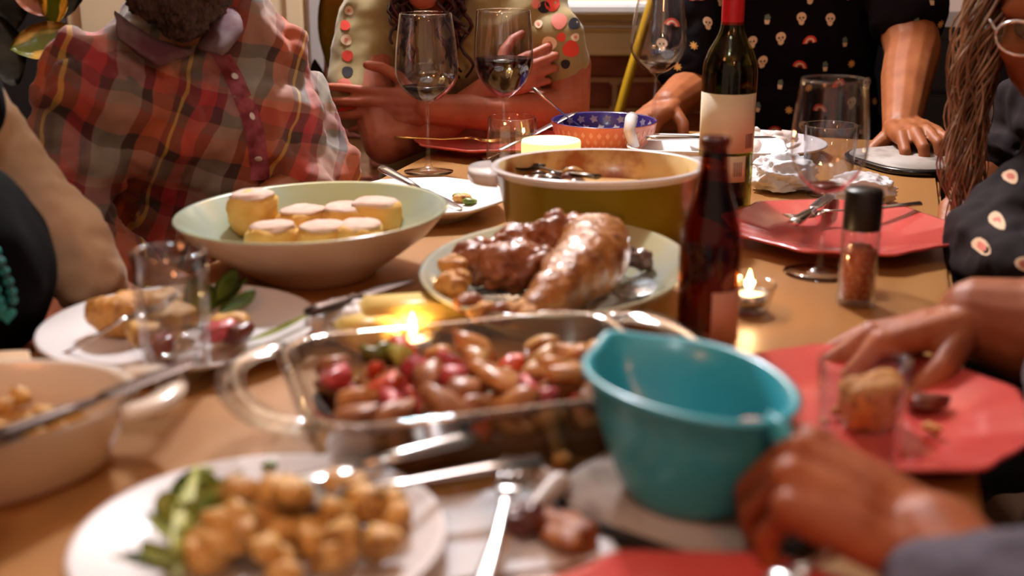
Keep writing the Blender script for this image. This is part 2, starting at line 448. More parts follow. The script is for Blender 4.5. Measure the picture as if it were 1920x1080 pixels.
# window over the brick
zs = Q(1120, 6, WY - .10).z
win = struct('window_1', box(bm_new(), (.52, WY - .015, zs + .04), (0.94, .05, .08)), M_paint)
M_sill = mat('sill_paint', 'e4e2de', .4)
obj('window_sill', box(bm_new(), (.52, WY - .055, zs - .012), (1.00, .15, .024), bev=.006), M_sill, win, smooth=False)
za = Q(1120, 104, WY - .05).z
for zz, hh, yy in ((zs - .034, .020, .050), (zs - .053, .012, .036), (zs - .066, .008, .044)):
    obj('apron_moulding', box(bm_new(), (.52, WY - yy / 2, zz), (0.94, yy, hh), bev=.003), M_paint, win, smooth=False)
obj('apron', box(bm_new(), (.52, WY - .015, (za + zs - .07) / 2), (0.94, .030, zs - .07 - za), bev=.002), M_paint, win, smooth=False)
obj('apron_moulding', box(bm_new(), (.52, WY - .022, za + .008), (0.94, .045, .018), bev=.004), M_paint, win, smooth=False)
for x in (.10, .94): obj('window_frame', box(bm_new(), (x, WY, zs + .55), (.07, .08, 1.1), bev=.006), M_paint, win, smooth=False)
obj('window_frame', box(bm_new(), (.52, WY, zs + 1.07), (0.82, .08, .07), bev=.006), M_paint, win, smooth=False)
obj('window_frame', box(bm_new(), (.52, WY + .01, zs + .55), (.70, .05, .045), bev=.006), M_paint, win, smooth=False)
for zz in (zs + .31, zs + .79): obj('window_pane', box(bm_new(), (.52, WY + .02, zz), (.70, .006, .45)), M_clear, win, smooth=False)

# ------------------------------------------------------------------ table
AX = Vector((math.sin(R_(17)), math.cos(R_(17)), 0)); TROT = -R_(17)
TC = Vector((.072, 1.4, 0))
tb = thing('dining_table', 'long oak dining table crowded with dishes', 'table', (TC.x, TC.y, 0), TROT)
obj('tabletop', box(bm_new(), (0, 0, TZ - .0175), (.86, 2.06, .035), bev=.006), M_table, tb, smooth=False)
for sx in (-1, 1):
    obj('apron_board', box(bm_new(), (sx * .34, 0, TZ - .085), (.022, 1.7, .10)), M_table, tb, smooth=False)
    for sy in (-1, 1): obj('leg', box(bm_new(), (sx * .33, sy * .88, (TZ - .036) / 2), (.07, .07, TZ - .036), bev=.006), M_table, tb, smooth=False)

# ------------------------------------------------------------------ tableware makers
def plate_prof(R, h=.022, well=.62, foot=.55):
    return [(0, .002), (R * foot - .004, .002), (R * foot - .002, 0), (R * foot + .003, 0), (R * foot + .004, .003), (R * well, .005), (R * .97, h - .003), (R, h - .001), (R - .001, h + .0015), (R - .004, h + .001),
            (R * well + .004, .0095), (R * well - .008, .007), (R * .3, .0065), (0, .0065)]
def plate(name, label, cat, loc, R, m, wob=None, h=.022, well=.62, rotz=0, group=None):
    o = obj(name, lathe(bm_new(), plate_prof(R, h, well), 96, wob=wob), m); o.location = loc; o.rotation_euler.z = rotz
    return tag(o, label, cat, group)
def scal(t, r, z):
    k = max(0, (r - .07) / .07); return 1 + .030 * k * (math.cos(9 * t) + .35 * math.cos(18 * t))
def octo(t, r, z):
    k = max(0, min(1, (r - .06) / .05)); a = (t + .2) % (math.pi / 4) - math.pi / 8
    return 1 + k * (.96 * math.cos(math.pi / 8) / math.cos(a) * 1.05 - 1) * .75
def fork(label, cat='fork', L=.19, m=None, group=None, narrow=1):
    """lies along +x, tines at +x end; origin at the middle of the underside"""
    m = m or M_steel; t = thing('fork', label, cat, group=group)
    a = L / .19
    obj('handle', tube(bm_new(), [(-.095 * a, 0, .003), (-.06 * a, 0, .0035), (-.01 * a, 0, .003), (.028 * a, 0, .007), (.042 * a, 0, .008)], [.0075, .006, .0032, .0035, .006], 10, .38, (0, 0, 1)), m, t)
    bm = bm_new(); tube(bm, [(.040 * a, 0, .008), (.050 * a, 0, .0065), (.060 * a, 0, .004)], [.006, .0115, .0115], 10, .14, (0, 0, 1)); obj('head', bm, m, t)
    for k in (-1.5, -.5, .5, 1.5):
        obj('tine', tube(bm_new(), [(.056 * a, k * .006, .0045), (.075 * a, k * .0062, .0035), (.095 * a, k * .006, .0075)], [.0021, .0019, .0009], 6, .7, (0, 0, 1)), m, t)
    return t
def knife(label, L=.215, m=None, mh=None, group=None):
    t = thing('table_knife', label, 'knife', group=group); a = L / .215; m = m or M_steel
    obj('handle', tube(bm_new(), [(-.107 * a, 0, .005), (-.09 * a, 0, .0055), (-.04 * a, 0, .005), (-.004 * a, 0, .004)], [.0075, .0092, .0072, .0045], 12, .55, (0, 0, 1)), mh or m, t)
    bm = bm_new(); tube(bm, [(-.006 * a, 0, .004), (.01 * a, .001, .004), (.06 * a, .001, .004), (.095 * a, 0, .004), (.107 * a, -.003, .004)], [.004, .0085, .0100, .0085, .0025], 10, .14, (0, 0, 1)); obj('blade', bm, m, t)
    return t
def spoon(label, L=.2, m=None, s=1, group=None, cat='spoon'):
    t = thing('spoon', label, cat, group=group); a = L / .2; m = m or M_steel
    obj('handle', tube(bm_new(), [(-.1 * a, 0, .004), (-.06 * a, 0, .0045), (0, 0, .004), (.045 * a, 0, .007)], [.008, .006, .0032, .003], 10, .4, (0, 0, 1)), m, t)
    bm = bm_new(); n = 8; rings = []
    for i in range(9):
        u = -1 + i * .25; x = (.073 + .027 * u) * a; wv = .019 * s * math.sqrt(max(.02, 1 - u * u)) * (1.1 - .12 * u); dz = .007 * (1 - u * u)
        rings.append([Vector((x, wv * math.sin(R_(-90 + 22.5 * k)), .0075 - dz * math.cos(R_(-90 + 22.5 * k)))) for k in range(9)])
    rs = [[bm.verts.new(p) for p in r] for r in rings]; ring_faces(bm, rs, False)
    bmesh.ops.solidify(bm, geom=bm.faces[:], thickness=.0012); obj('bowl', bm, m, t)
    return t
def lay(t, a, b, roll=0):
    """puts a utensil so that its -x end is at a and its +x end towards b"""
    a, b = Vector(a), Vector(b); d = (b - a).normalized(); t.location = (a + b) / 2
    t.rotation_euler = (roll, -math.asin(d.z), math.atan2(d.y, d.x)); return t
def ztop(p, z): return Vector((p.x, p.y, TZ + z))

# ------------------------------------------------------------------ coral plates
pA = T(1572, 424, .02); pB = T(1608, 757, .02); pC = V(.112, .550, TZ); pD = T(915, 259, .02)
G = 'scalloped coral dinner plates'
plA = plate('dinner_plate', 'scalloped coral plate holding crossed knife and fork behind the pepper grinder', 'plate', (pA.x, pA.y, TZ), .146, M_coral, scal, group=G)
plB = plate('dinner_plate', 'scalloped coral plate with a half eaten slice under the reaching hand', 'plate', (pB.x + .004, pB.y, TZ), .134, M_coral, scal, rotz=.2, group=G)
plC = plate('dinner_plate', 'scalloped coral plate cut off by the bottom of the photo', 'plate', (pC.x, pC.y, TZ), .136, M_coral, scal, rotz=.5, group=G)
plD = plate('dinner_plate', 'scalloped coral plate in front of the woman with crossed arms', 'plate', (pD.x, pD.y, TZ), .138, M_coral, scal, rotz=.3, group=G)
lay(knife('steel knife resting across the coral plate behind the grinder'), T(1470, 440, .028), T(1575, 358, .024))
lay(fork('steel fork with tines down on the coral plate behind the grinder'), T(1668, 392, .026), T(1530, 408, .018))
M_gold = mat('brass', 'c99a55', .3, metal=1)
lay(fork('thin brass fork lying on the coral plate of the crossed-arm woman', m=M_gold), T(768, 262, .026), T(912, 268, .018))
lay(knife('steel knife leaning on the far coral plate beside the blue bowl'), T(945, 285, .012), T(1046, 232, .05))

# food on coral plate B
M_toast = mat('golden_crust', 'c98a3c', .55, col2='8a4a1c', nscale=70, col3='dba254', bump=.5, bscale=160)
M_dkfood = mat('dark_brown_food', '4a1c10', .35, col2='6e3018', nscale=60)
def food(name, label, cat, loc, s, m, seed, rot=(0, 0, 0), boxy=0, amp=.3, group=None, sub=3, parent=None, size=.9):
    o = obj(name, chunk_bm(s, amp, seed, sub, boxy, size), m, parent); o.location = loc; o.rotation_euler = rot
    if parent is None: tag(o, label, cat, group)
    return o
p = T(1640, 752, .03)
food('bread_slice', 'half eaten golden slice on the coral plate under the hand', 'bread', p, (.032, .020, .026), M_toast, 3, (.2, .1, .4), .5, .3)
p = T(1735, 752, .015); food('stuffing_morsel', 'dark oval morsel right of the slice on the coral plate', 'food', p, (.020, .013, .007), M_dkfood, 5, (0, 0, -.1))
for i, (x, y) in enumerate(((1490, 735), (1545, 790), (1570, 770), (1740, 800), (1755, 806))):
    food('crumb', 'crumb scattered on the coral plate under the hand', 'crumb', T(x, y, .013), (.005, .004, .004), M_toast, i, group='crumbs on the coral plate under the hand', sub=2)

# ------------------------------------------------------------------ white plates
pk = T(792, 374, .02)
plate('dinner_plate', 'white faceted plate with scraps and a knife beside the bread bowl', 'plate', (pk.x, pk.y, TZ), .124, M_white, octo, h=.026)
lay(knife('steel knife resting on the white faceted plate beside the bread bowl', L=.225), T(716, 322, .040), T(866, 400, .020))
M_veg = mat('herb_green', '7a8c2c', .45, col2='4a5e18', nscale=50)
M_lime = mat('pale_leaf', 'c2c464', .45, col2='94a03c', nscale=40)
for i, (x, y, s, m) in enumerate(((848, 358, .006, M_toast), (866, 372, .011, M_toast), (880, 378, .008, M_veg), (908, 352, .006, mat('tomato_scrap', 'c8462a', .4)), (921, 366, .004, MATS['tomato_scrap']), (857, 367, .006, M_veg), (748, 342, .007, M_toast))):
    food('food_scrap', ('green' if m is M_veg else 'red' if m is MATS['tomato_scrap'] else 'brown') + ' food scrap left on the white faceted plate', 'scrap', T(x, y, .012), (s * 1.3, s, s * .7), m, i + 2, group='scraps on the white faceted plate', sub=2)
pl = T(337, 607, .02)
plate('dinner_plate', 'white round plate of leftovers behind the tall water glass', 'plate', (pl.x, pl.y, TZ), .134, M_white, h=.020, well=.7)
pb = T(490, 1000, .02)
plate('dinner_plate', 'white round plate heaped with salad and stuffing at the front', 'plate', (pb.x, pb.y, TZ), .120, M_white, h=.020, well=.7)
pw = T(1415, 268, .02)
plate('dinner_plate', 'white plate of torn leftovers at the far end behind the wine bottle', 'plate', (pw.x, pw.y, TZ), .125, M_white, h=.022)
for i in range(14):
    a = random.uniform(0, 6.28); r = random.uniform(0, .075)
    food('torn_scrap', 'pale torn scrap on the far white plate', 'scrap', (pw.x + r * math.cos(a), pw.y + r * math.sin(a), TZ + .016 + random.uniform(0, .014)), (.018, .012, .009), mat('pale_scrap', 'e6ddd6', .6, col2='c9a08c', nscale=50), i, (random.random(), random.random(), a), group='torn scraps on the far white plate', sub=2, amp=.6)

# ------------------------------------------------------------------ bread bowl
bb = thing('serving_bowl', 'wide shallow cream bowl with pale green inside holding bread rolls', 'bowl', (-.229, 1.383, TZ), (R_(0), R_(-1.6), 0))
M_bowlout = mat('bowl_outside', 'c9a584', .35, coat=.2); M_bowlin = mat('bowl_inside', '9db0a4', .2, coat=.4, col2='a8a878', nscale=9)
prof = [(0, .004), (.058, .004), (.060, 0), (.068, 0), (.072, .006), (.105, .028), (.135, .050), (.156, .074), (.1575, .0765), (.155, .078), (.1515, .076), (.130, .053), (.100, .031), (.068, .014), (.03, .009), (0, .008)]
obj('bowl_body', lathe(bm_new(), prof, 96, mi=[0] * 7 + [0] + [1] * 8), [M_bowlout, M_bowlin], bb)
M_roll = mat('roll_crumb', 'e8c070', .75, col2='d9a850', nscale=40, bump=.15, bscale=220); M_rolltop = mat('floured_crust', 'e6d2c4', .85, col2='cda58c', nscale=55, ncontrast=.8)
rolls = [(477, 428, .034, 'back left, tallest of the bread rolls in the bowl'), (570, 430, .026, 'small floured roll in the middle of the back row of the bread bowl'), (648, 424, .028, 'floured roll behind the front pair in the bread bowl'),
         (708, 432, .027, 'pale roll at the right end of the bread bowl'), (512, 458, .024, 'low square roll at the front left of the bread bowl'), (604, 462, .024, 'browned roll at the front middle of the bread bowl'), (676, 456, .025, 'floured roll at the front right of the bread bowl')]
for i, (x, y, hz, lb) in enumerate(rolls):
    q = Q(x, y, 1.41 + (.035 if i < 4 else -.035)); q.z = TZ + .012 + (.020 if i in (0, 3) else .012)
    t = thing('bread_roll', lb if 'roll' in lb.split(',')[0] else 'floured bread roll ' + lb, 'bread roll', q, random.uniform(0, 3), 'bread rolls in the shallow bowl')
    s = (.033, .030, hz * .84)
    bm = chunk_bm(s, .16, i + 11, 3, .62); bmesh.ops.translate(bm, verts=bm.verts[:], vec=(0, 0, hz * .8)); obj('crumb', bm, M_roll, t)
    bm = chunk_bm((.028, .0255, .005), .18, i + 31, 3, .3); bmesh.ops.translate(bm, verts=bm.verts[:], vec=(.001, 0, hz * 1.46)); obj('crust', bm, M_rolltop, t)

# ------------------------------------------------------------------ olive oval casserole
oc = thing('oval_casserole', 'olive green oval casserole with cream inside and white lug handles', 'casserole', (.108, 1.515, TZ), R_(6))
M_olive = mat('olive_glaze', '8f7a10', .3, coat=.3, col2='83700f', nscale=6); M_stain = mat('stained_cream', 'e0c48c', .3, col2='a8622c', nscale=16, ncontrast=.35, col3='dcb878', coat=.2)
M_lug = mat('white_lug_glaze', 'ded6d2', .2, coat=.4)
prof = [(0, 0), (.098, 0), (.106, .006), (.113, .05), (.121, .094), (.129, .100), (.1295, .103), (.127, .105), (.119, .104), (.111, .05), (.102, .012), (.09, .008), (0, .008)]
obj('dish_body', lathe(bm_new(), prof, 80, 1.05, .86, mi=[0] * 4 + [2] * 4 + [1] * 4), [M_olive, M_stain, M_lug], oc)
for s in (-1, 1):
    bm = bm_new(); n = 10; top = []; 
    for k in range(n + 1):
        a = R_(-80 + 160 * k / n); top.append((s * (.118 + .046 * math.cos(a) ** .7), .050 * math.sin(a)))
    rings = [[Vector((x * f + (1 - f) * s * .12, y * f, z)) for x, y in top] for f, z in ((.96, .088), (1, .092), (1, .100), (.97, .103))]
    loft(bm, rings); obj('lug_handle', bm, M_lug, oc)
M_olv = mat('dark_olive', '2a1c14', .15, col2='4a3018', nscale=40); M_stew = mat('stew_bits', 'b98a4c', .25, col2='6a2c18', nscale=60)
obj('leftover_sauce', lathe(bm_new(), [(0, .0075), (.098, .0075), (.1075, .064), (.094, .071), (0, .075)], 40, 1.03, .84, wob=lambda t, r, z: 1 + .0 * t), mat('baked_sauce', 'd8b06a', .35, col2='a06228', nscale=16, ncontrast=.5), oc)
for i in range(34):
    a = random.uniform(2.5, 4.5); r = random.uniform(.03, .098)
    x, y = .108 + r * math.cos(a) * 1.03, 1.515 + r * math.sin(a) * .8
    m = random.choice([M_olv, M_olv, M_stew, M_dkfood]); s = random.uniform(.008, .013)
    food('olive' if m is M_olv else 'stew_piece', ('dark shiny olive' if m is M_olv else 'browned piece of stew') + ' left in the olive green casserole', 'olive' if m is M_olv else 'food', (x, y, TZ + .079 + random.uniform(0, .012)), (s * 1.2, s, s * .85), m, i, (0, 0, a), group='leftovers in the green casserole', sub=2, amp=.12)
lay(spoon('dark serving spoon left among olives in the green casserole', L=.15, m=mat('dark_steel', '6a6258', .3, metal=1)), T(1092, 334, .092), T(1000, 322, .085))

# ------------------------------------------------------------------ white oblong dish behind, with knife
wd = thing('oblong_dish', 'white oblong dish with a looped handle behind the green casserole', 'dish', (.325, 2.035, TZ), R_(-8))
bm = bm_new(); loft(bm, [rrect(.20, .11, .03, 0), rrect(.22, .13, .035, .008), rrect(.26, .17, .045, .036), rrect(.262, .172, .046, .039), rrect(.254, .164, .043, .0395), rrect(.214, .124, .034, .012), rrect(.19, .10, .028, .008)]); obj('dish_body', bm, M_white, wd)
obj('loop_handle', tube(bm_new(), [(-.118 + .0, -.03, .034), (-.128, -.03, .062), (-.126, -.012, .076), (-.126, .012, .076), (-.128, .03, .062), (-.118, .03, .034)], [.009, .010, .011, .011, .010, .009], 12), M_lug, wd)
lay(knife('steel knife lying on the rim of the white oblong dish'), Q(1246, 264, 1.99), Q(1420, 262, 2.00))

# ------------------------------------------------------------------ lamb platter
lc = Vector((.047, 1.245, TZ)); lrot = R_(-14)
lp = thing('oval_platter', 'pale grey-blue oval platter carrying a roast leg joint', 'platter', lc, lrot)
M_plt = mat('platter_glaze', 'a9b3ac', .15, coat=.5, col2='b5ae84', nscale=7)
prof = [(0, .003), (.07, .003), (.072, 0), (.08, 0), (.086, .006), (.112, .026), (.138, .050), (.1395, .0525), (.137, .054), (.133, .052), (.108, .029), (.080, .011), (.04, .008), (0, .008)]
obj('platter_body', lathe(bm_new(), prof, 96, 1.0, 1.36), M_plt, lp)
M_jus = mat('meat_juice', '5a3a22', .06, coat=1, spec=.9, col2='84705a', nscale=18)
obj('pan_juices', lathe(bm_new(), [(0, .0125), (.06, .0130), (.086, .0165), (.090, .0185), (0, .0185)], 48, 1, 1.36, wob=lambda t, r, z: 1 + .06 * math.sin(5 * t)), M_jus, lp)
M_roast = mat('roast_skin', 'a0622e', .3, spec=.6, coat=.45, col2='703c1a', nscale=28, col3='b0733a', bump=.5, bscale=110)
M_roast2 = mat('roast_meat', 'a86840', .36, coat=.3, col2='7a4226', nscale=40, bump=.5, bscale=90)
rl = thing('roast_joint', 'glossy brown roast leg joint lying on the oval platter', 'roast meat', (lc.x, lc.y, TZ + .02), 0)
Lb = Vector((lc.x, lc.y, TZ + .02))
bm = bm_new(); bs = [(Q(1000, 583, 1.10), .017), (Q(1040, 550, 1.13), .025), (Q(1088, 505, 1.19), .035), (Q(1115, 472, 1.25), .037), (Q(1125, 450, 1.29), .030)]
chain(bm, *bs); ell(bm, Q(1105, 492, 1.22), (.039, .048, .036)); ell(bm, Q(1105, 455, 1.29), (.036, .032, .031))
b = remesh(bm, .004, 10); displace(b, .004, .028, 4); displace(b, .0010, .006, 8); obj('drumstick', shift(b, Lb), M_roast, rl)
bm = bm_new(); chain(bm, (Q(1075, 450, 1.31), .030), (Q(1000, 462, 1.30), .029), (Q(930, 482, 1.27), .026), (Q(885, 498, 1.24), .023)); chain(bm, (Q(930, 500, 1.22), .022), (Q(1000, 500, 1.23), .026))
b = remesh(bm, .004, 8); displace(b, .010, .022, 5); displace(b, .004, .009, 9); obj('thigh_meat', shift(b, Lb), M_roast2, rl)
bm = bm_new(); chain(bm, (Q(1150, 470, 1.30), .014), (Q(1195, 485, 1.30), .010)); ell(bm, Q(1205, 488, 1.30), (.014, .013, .012)); b = remesh(bm, .003, 4); displace(b, .004, .01, 2); obj('shank_bone', shift(b, Lb), mat('bone', '8a6a58', .35, col2='4a2a20', nscale=60, coat=.4), rl)
for i, (x, y, yd) in enumerate(((850, 500, 1.20), (862, 522, 1.17), (848, 535, 1.16), (905, 585, 1.08), (935, 590, 1.08), (960, 585, 1.09), (985, 590, 1.09), (880, 570, 1.10))):
    s = random.uniform(.010, .014); food('roast_trimming', 'browned trimming at the ' + ('left end' if i < 3 else 'near edge') + ' of the roast platter', 'food', Q(x, y, yd), (s * 1.2, s, s), random.choice([M_roast2, M_toast]), i + 60, group='browned trimmings at the ' + ('left end' if i < 3 else 'near edge') + ' of the platter', sub=3, amp=.4)
M_foil = mat('fat_highlight', 'd8e2e6', .12, coat=1, col2='8a9298', nscale=60, bump=1.0, bscale=90)  # grease with its white highlights put into the pale colour
for i, (x, y, s) in enumerate(((925, 545, (.030, .011, .003)), (1195, 540, (.026, .03, .003)), (1215, 520, (.016, .02, .003)))):
    p = T(x, y, .022); food('fat_pool', ('pale pool of fat left of the drumstick' if i == 0 else 'wide pale pool of fat right of the drumstick' if i == 1 else 'small pale pool of fat near the platter rim'), 'fat', p, s, M_foil, i + 80, (0, R_(-12) if i else 0, .2), amp=.35, sub=3, size=.4)

# ------------------------------------------------------------------ glass baking dish of roasted vegetables
pc = Vector((-.030, .930, TZ)); prot = R_(17)
gd = thing('glass_baking_dish', 'clear glass baking dish with side handles full of roasted vegetables', 'baking dish', pc, prot)
bm = bm_new()
loft(bm, [rrect(.25, .165, .03, 0), rrect(.262, .178, .035, .004), rrect(.282, .198, .04, .050), rrect(.300, .216, .045, .053), rrect(.302, .218, .046, .0565), rrect(.296, .212, .044, .0585), rrect(.276, .192, .038, .0565), rrect(.256, .172, .033, .010), rrect(.24, .156, .03, .0065)])
obj('dish_body', bm, M_pyrex, gd)
for s in (-1, 1):
    pts = [(s * x, y, z) for x, y, z in arc(.140, .084, .053, .054, .058)]
    obj('handle', tube(bm_new(), pts, [.0115] * 19, 12, .45, (0, 0, 1)), M_pyrex, gd)
obj('roasting_juices', (lambda b: loft(b, [rrect(.236, .152, .03, .0072), rrect(.246, .162, .033, .012), rrect(.250, .166, .034, .020)]))(bm_new()), mat('dark_juice', '3a150a', .12, coat=.6), gd)
VEG = [('roasted_onion', 'browned glossy onion wedge', mat('roast_onion', 'd69a58', .4, coat=.15, col2='a8683a', nscale=45, bump=.2), (.027, .015, .011)),
       ('roasted_beet', 'pink red beet chunk', mat('roast_beet', 'd05a5c', .4, coat=.15, col2='a83a40', nscale=40, bump=.2), (.017, .014, .012)),
       ('roasted_potato', 'dark brown potato chunk', mat('roast_potato', 'b47648', .4, coat=.15, col2='7a4a2c', nscale=40, bump=.2), (.024, .017, .013)),
       ('roasted_carrot', 'orange red carrot piece', mat('roast_carrot', 'd8582c', .4, coat=.15, col2='b83a20', nscale=40, bump=.2), (.022, .011, .010)),
       ('roasted_mushroom', 'tan mushroom slice', mat('roast_mushroom', 'dcb070', .4, coat=.15, col2='9a5e2c', nscale=40, bump=.2), (.020, .013, .008))]
Mz = Matrix.Rotation(prot, 4, 'Z')
protos = {}
def put_piece(nm, lb, m, s, loc, rot, grp, cat, seed):
    key = (nm, seed % 4)
    if key not in protos:
        o = obj(nm, hull_bm(s, seed * 3 + len(nm)), m); protos[key] = o.data
    else: o = obj(nm, protos[key], m)
    o.location = loc; o.rotation_euler = rot
    return tag(o, lb, cat, grp)
k = 0
for layer, cnt in ((0, 40), (1, 38)):
    nx, ny = (8, 5)
    for i in range(nx):
        for j in range(ny):
            x = (-.5 + (i + .5) / nx) * .235 + random.uniform(-.006, .006); y = (-.5 + (j + .5) / ny) * .15 + random.uniform(-.005, .005)
            if layer and random.random() < .22: continue
            v = VEG[random.choices(range(5), (6, 3.5, 5, 3.5, 3))[0]]
            p = pc + Mz @ Vector((x, y, 0)); sc = random.uniform(.85, 1.15)
            o = put_piece(v[0], v[1] + (' at the left end', ' in the middle', ' at the right end')[min(2, i * 3 // nx)] + (' front' if j < 2 else ' back') + (', upper layer' if layer else ', lower layer') + ' of the glass baking dish', v[2], v[3], (p.x, p.y, TZ + .022 + .020 * layer + random.uniform(0, .007)), (random.uniform(-.7, .7), random.uniform(-.7, .7), random.uniform(0, 6)), 'roasted vegetables in the glass baking dish', 'vegetable', k); o.scale = (sc, sc, sc); k += 1
for i, (x, y) in enumerate(((703, 655), (722, 650), (745, 655))):
    put_piece('roasted_sprout', 'olive green sprout half at the back of the glass baking dish', M_lime if i == 2 else mat('sprout', '6a6a1c', .35, col2='48480f', nscale=40), (.017, .014, .012), T(x, y + 12, .048), (0, .3, i), 'green sprouts in the glass baking dish', 'vegetable', i)

# ------------------------------------------------------------------ teal batter bowl on its trivet
M_teal = mat('teal_melamine', '38a6b8', .3, coat=.25, spec=.5)
M_stone = mat('marbled_top', 'a0958c', .55, col2='54463e', nscale=18, col3='a89c92', ncontrast=.7); M_edge = mat('black_rim', '120e10', .25, coat=.3)
def trivet(label, loc, rotz, s):
    t = thing('trivet', label, 'trivet', loc, rotz)
    obj('rim', loft(bm_new(), [rrect(s * .94, s * .94, s * .3, 0, 8), rrect(s, s, s * .33, .003, 8), rrect(s, s, s * .33, .009, 8), rrect(s * .97, s * .97, s * .32, .0115, 8)]), M_edge, t)
    obj('top_plate', loft(bm_new(), [rrect(s * .94, s * .94, s * .31, .0105, 8), rrect(s * .94, s * .94, s * .31, .0125, 8)]), M_stone, t)
    return t
trivet('dark rimmed marbled trivet under the teal bowl', (.135, .795, TZ), R_(52), .185)
trivet('dark rimmed marbled trivet under the resting hand at the far right', (.690, 2.055, TZ), R_(20), .215)
dv = Vector((.097, -.172, 0)).normalized(); bang = math.atan2(dv.y, dv.x)      # spout at -x, handle at +x
tbw = thing('batter_bowl', 'teal batter bowl with pour spout and handle on a marbled trivet', 'bowl', (.122, .782, TZ + .013), bang)
def egg(f, z, lip=0):
    out = []
    for i in range(72):
        t = 2 * math.pi * i / 72; c, s = math.cos(t), math.sin(t)
        rx = .046 + (.094 - .046) * f; ry = .042 + (.068 - .042) * f
        x = rx * c; y = ry * s * (1 - .12 * c * f)
        sp = max(0, math.cos(t - math.pi)) ** 24; x -= sp * .016 * f ** 2; y *= 1 - .25 * sp * f
        out.append(Vector((x + lip * c, y + lip * s, z + sp * .004 * f)))
    return out
bm = bm_new(); rings = [[v * Vector((.8, .8, 1)).x if False else v for v in egg(-.1, 0)]]
for f, z in ((.05, .001), (.28, .014), (.55, .040), (.80, .072), (.93, .096)): rings.append(egg(f, z))
rings += [egg(.97, .0985, .003), egg(.98, .1015, .0035), egg(.965, .1035, .001), egg(.93, .1015, -.003)]
for f, z in ((.78, .072), (.52, .041), (.24, .017), (.0, .006)): rings.append(egg(f, z, -.004))
obj('bowl_body', loft(bm, rings), M_teal, tbw)
tbw.scale = (.92, .90, .86)
obj('handle', tube(bm_new(), [(.086, 0, .096), (.098, 0, .095), (.108, 0, .082), (.108, 0, .060), (.099, 0, .040), (.082, 0, .030), (.068, 0, .032)], [.010, .011, .011, .010, .010, .009, .008], 12, .55, (0, 1, 0)), M_teal, tbw)

# ------------------------------------------------------------------ white dish at the left with stuffing
M_stuff = mat('stuffing', 'cc9448', .5, col2='8a5622', nscale=45, col3='deb064', bump=.4, bscale=150); M_stuff2 = mat('stuffing_pale', 'd9ae6c', .55, col2='b07838', nscale=45, bump=.4, bscale=150)
wc = Vector((-.428, .838, TZ)); wrot = R_(17)
wcd = thing('oval_baker', 'cream oval baking dish of stuffing at the left edge', 'baking dish', wc, wrot)
prof = [(0, 0), (.100, 0), (.107, .005), (.116, .030), (.126, .052), (.1275, .055), (.125, .057), (.120, .055), (.110, .030), (.100, .010), (0, .007)]
obj('dish_body', lathe(bm_new(), prof, 72, 1.16, .74), M_cream, wcd)
for s in (-1, 1):
    pts = [(s * x, y, z) for x, y, z in arc(.134, .042, .038, .051, .053)]
    obj('lug_handle', tube(bm_new(), pts, [.0118] * 19, 12, .5, (0, 0, 1)), M_cream, wcd)
Mw = Matrix.Rotation(wrot, 4, 'Z')
obj('stuffing_bed', lathe(bm_new(), [(0, .0075), (.098, .0105), (.104, .022), (.09, .026), (0, .028)], 40, 1.15, .72), M_stuff, wcd)
for i in range(46):
    a = random.uniform(0, 6.28); r = .098 * math.sqrt(random.random())
    p = wc + Mw @ Vector((r * math.cos(a) * 1.1, r * math.sin(a) * .66, 0)); s = random.uniform(.8, 1.2)
    o = put_piece('stuffing_cube', ('right' if math.cos(a) > 0 else 'left') + (' back' if math.sin(a) > 0 else ' front') + ' stuffing cube in the cream oval dish', random.choice([M_stuff, M_stuff2]), (.013, .011, .010), (p.x, p.y, TZ + .030 + random.uniform(0, .012)), (random.random(), random.random(), a), 'stuffing cubes in the cream oval dish', 'stuffing', 40 + i % 4); o.scale = (s, s, s)
lay(knife('dull steel serving knife laid across the cream oval dish', L=.19, m=mat('dull_steel', '4c3e38', .45, metal=1)), T(75, 802, .060), T(290, 716, .060))

# ------------------------------------------------------------------ food on the left plate
for i, (x, y, yd, s, m, lb) in enumerate(((222, 588, 1.14, (.034, .022, .022), M_toast, 'large golden bread chunk on the plate behind the tall glass'), (300, 575, 1.16, (.030, .02, .018), M_stuff2, 'pale stuffing chunk seen through the tall glass'), (330, 600, 1.12, (.034, .018, .016), M_stuff2, 'long pale chunk seen through the tall glass'),
        (268, 628, 1.07, (.022, .016, .014), M_stuff, 'small brown chunk below the golden bread on the left plate'), (430, 610, 1.11, (.020, .014, .013), M_stuff, 'brown chunk beside the cranberry on the left plate'), (412, 622, 1.09, (.018, .013, .010), VEG[1][2], 'red cranberry morsel on the left plate'), (448, 625, 1.09, (.016, .012, .010), M_dkfood, 'dark red morsel on the left plate'), (300, 645, 1.05, (.022, .014, .008), mat('red_sauce', '8a2430', .2, coat=.5), 'smear of red sauce on the left plate'))):
    q = Q(x, y, yd); q.z = max(q.z, TZ + .010 + s[2] * .7); food('food_chunk', lb, 'food', q, s, m, i + 140, (.2, .1, i * .7), .35, .3)
def leaf_bm(L, W, curlv=.25, cup=.15, n=8, seed=0):
    bm = bm_new(); rows = []
    for i in range(n + 1):
        u = i / n; wd_ = W * (math.sin(math.pi * min(1, u * .96 + .03)) ** .75) + .0008; x = L * u
        rows.append([bm.verts.new((x, wd_ * s, cup * W * abs(s) ** 2 + curlv * L * (u ** 2) * .6 + fbm((x * 3, s * W * 3, 0), .05, seed) * W * .12)) for s in (-1, -.5, 0, .5, 1)])
    for a in range(n):
        for j in range(4): bm.faces.new((rows[a][j], rows[a + 1][j], rows[a + 1][j + 1], rows[a][j + 1]))
    bmesh.ops.solidify(bm, geom=bm.faces[:], thickness=max(.0006, W * .02))
    return bm
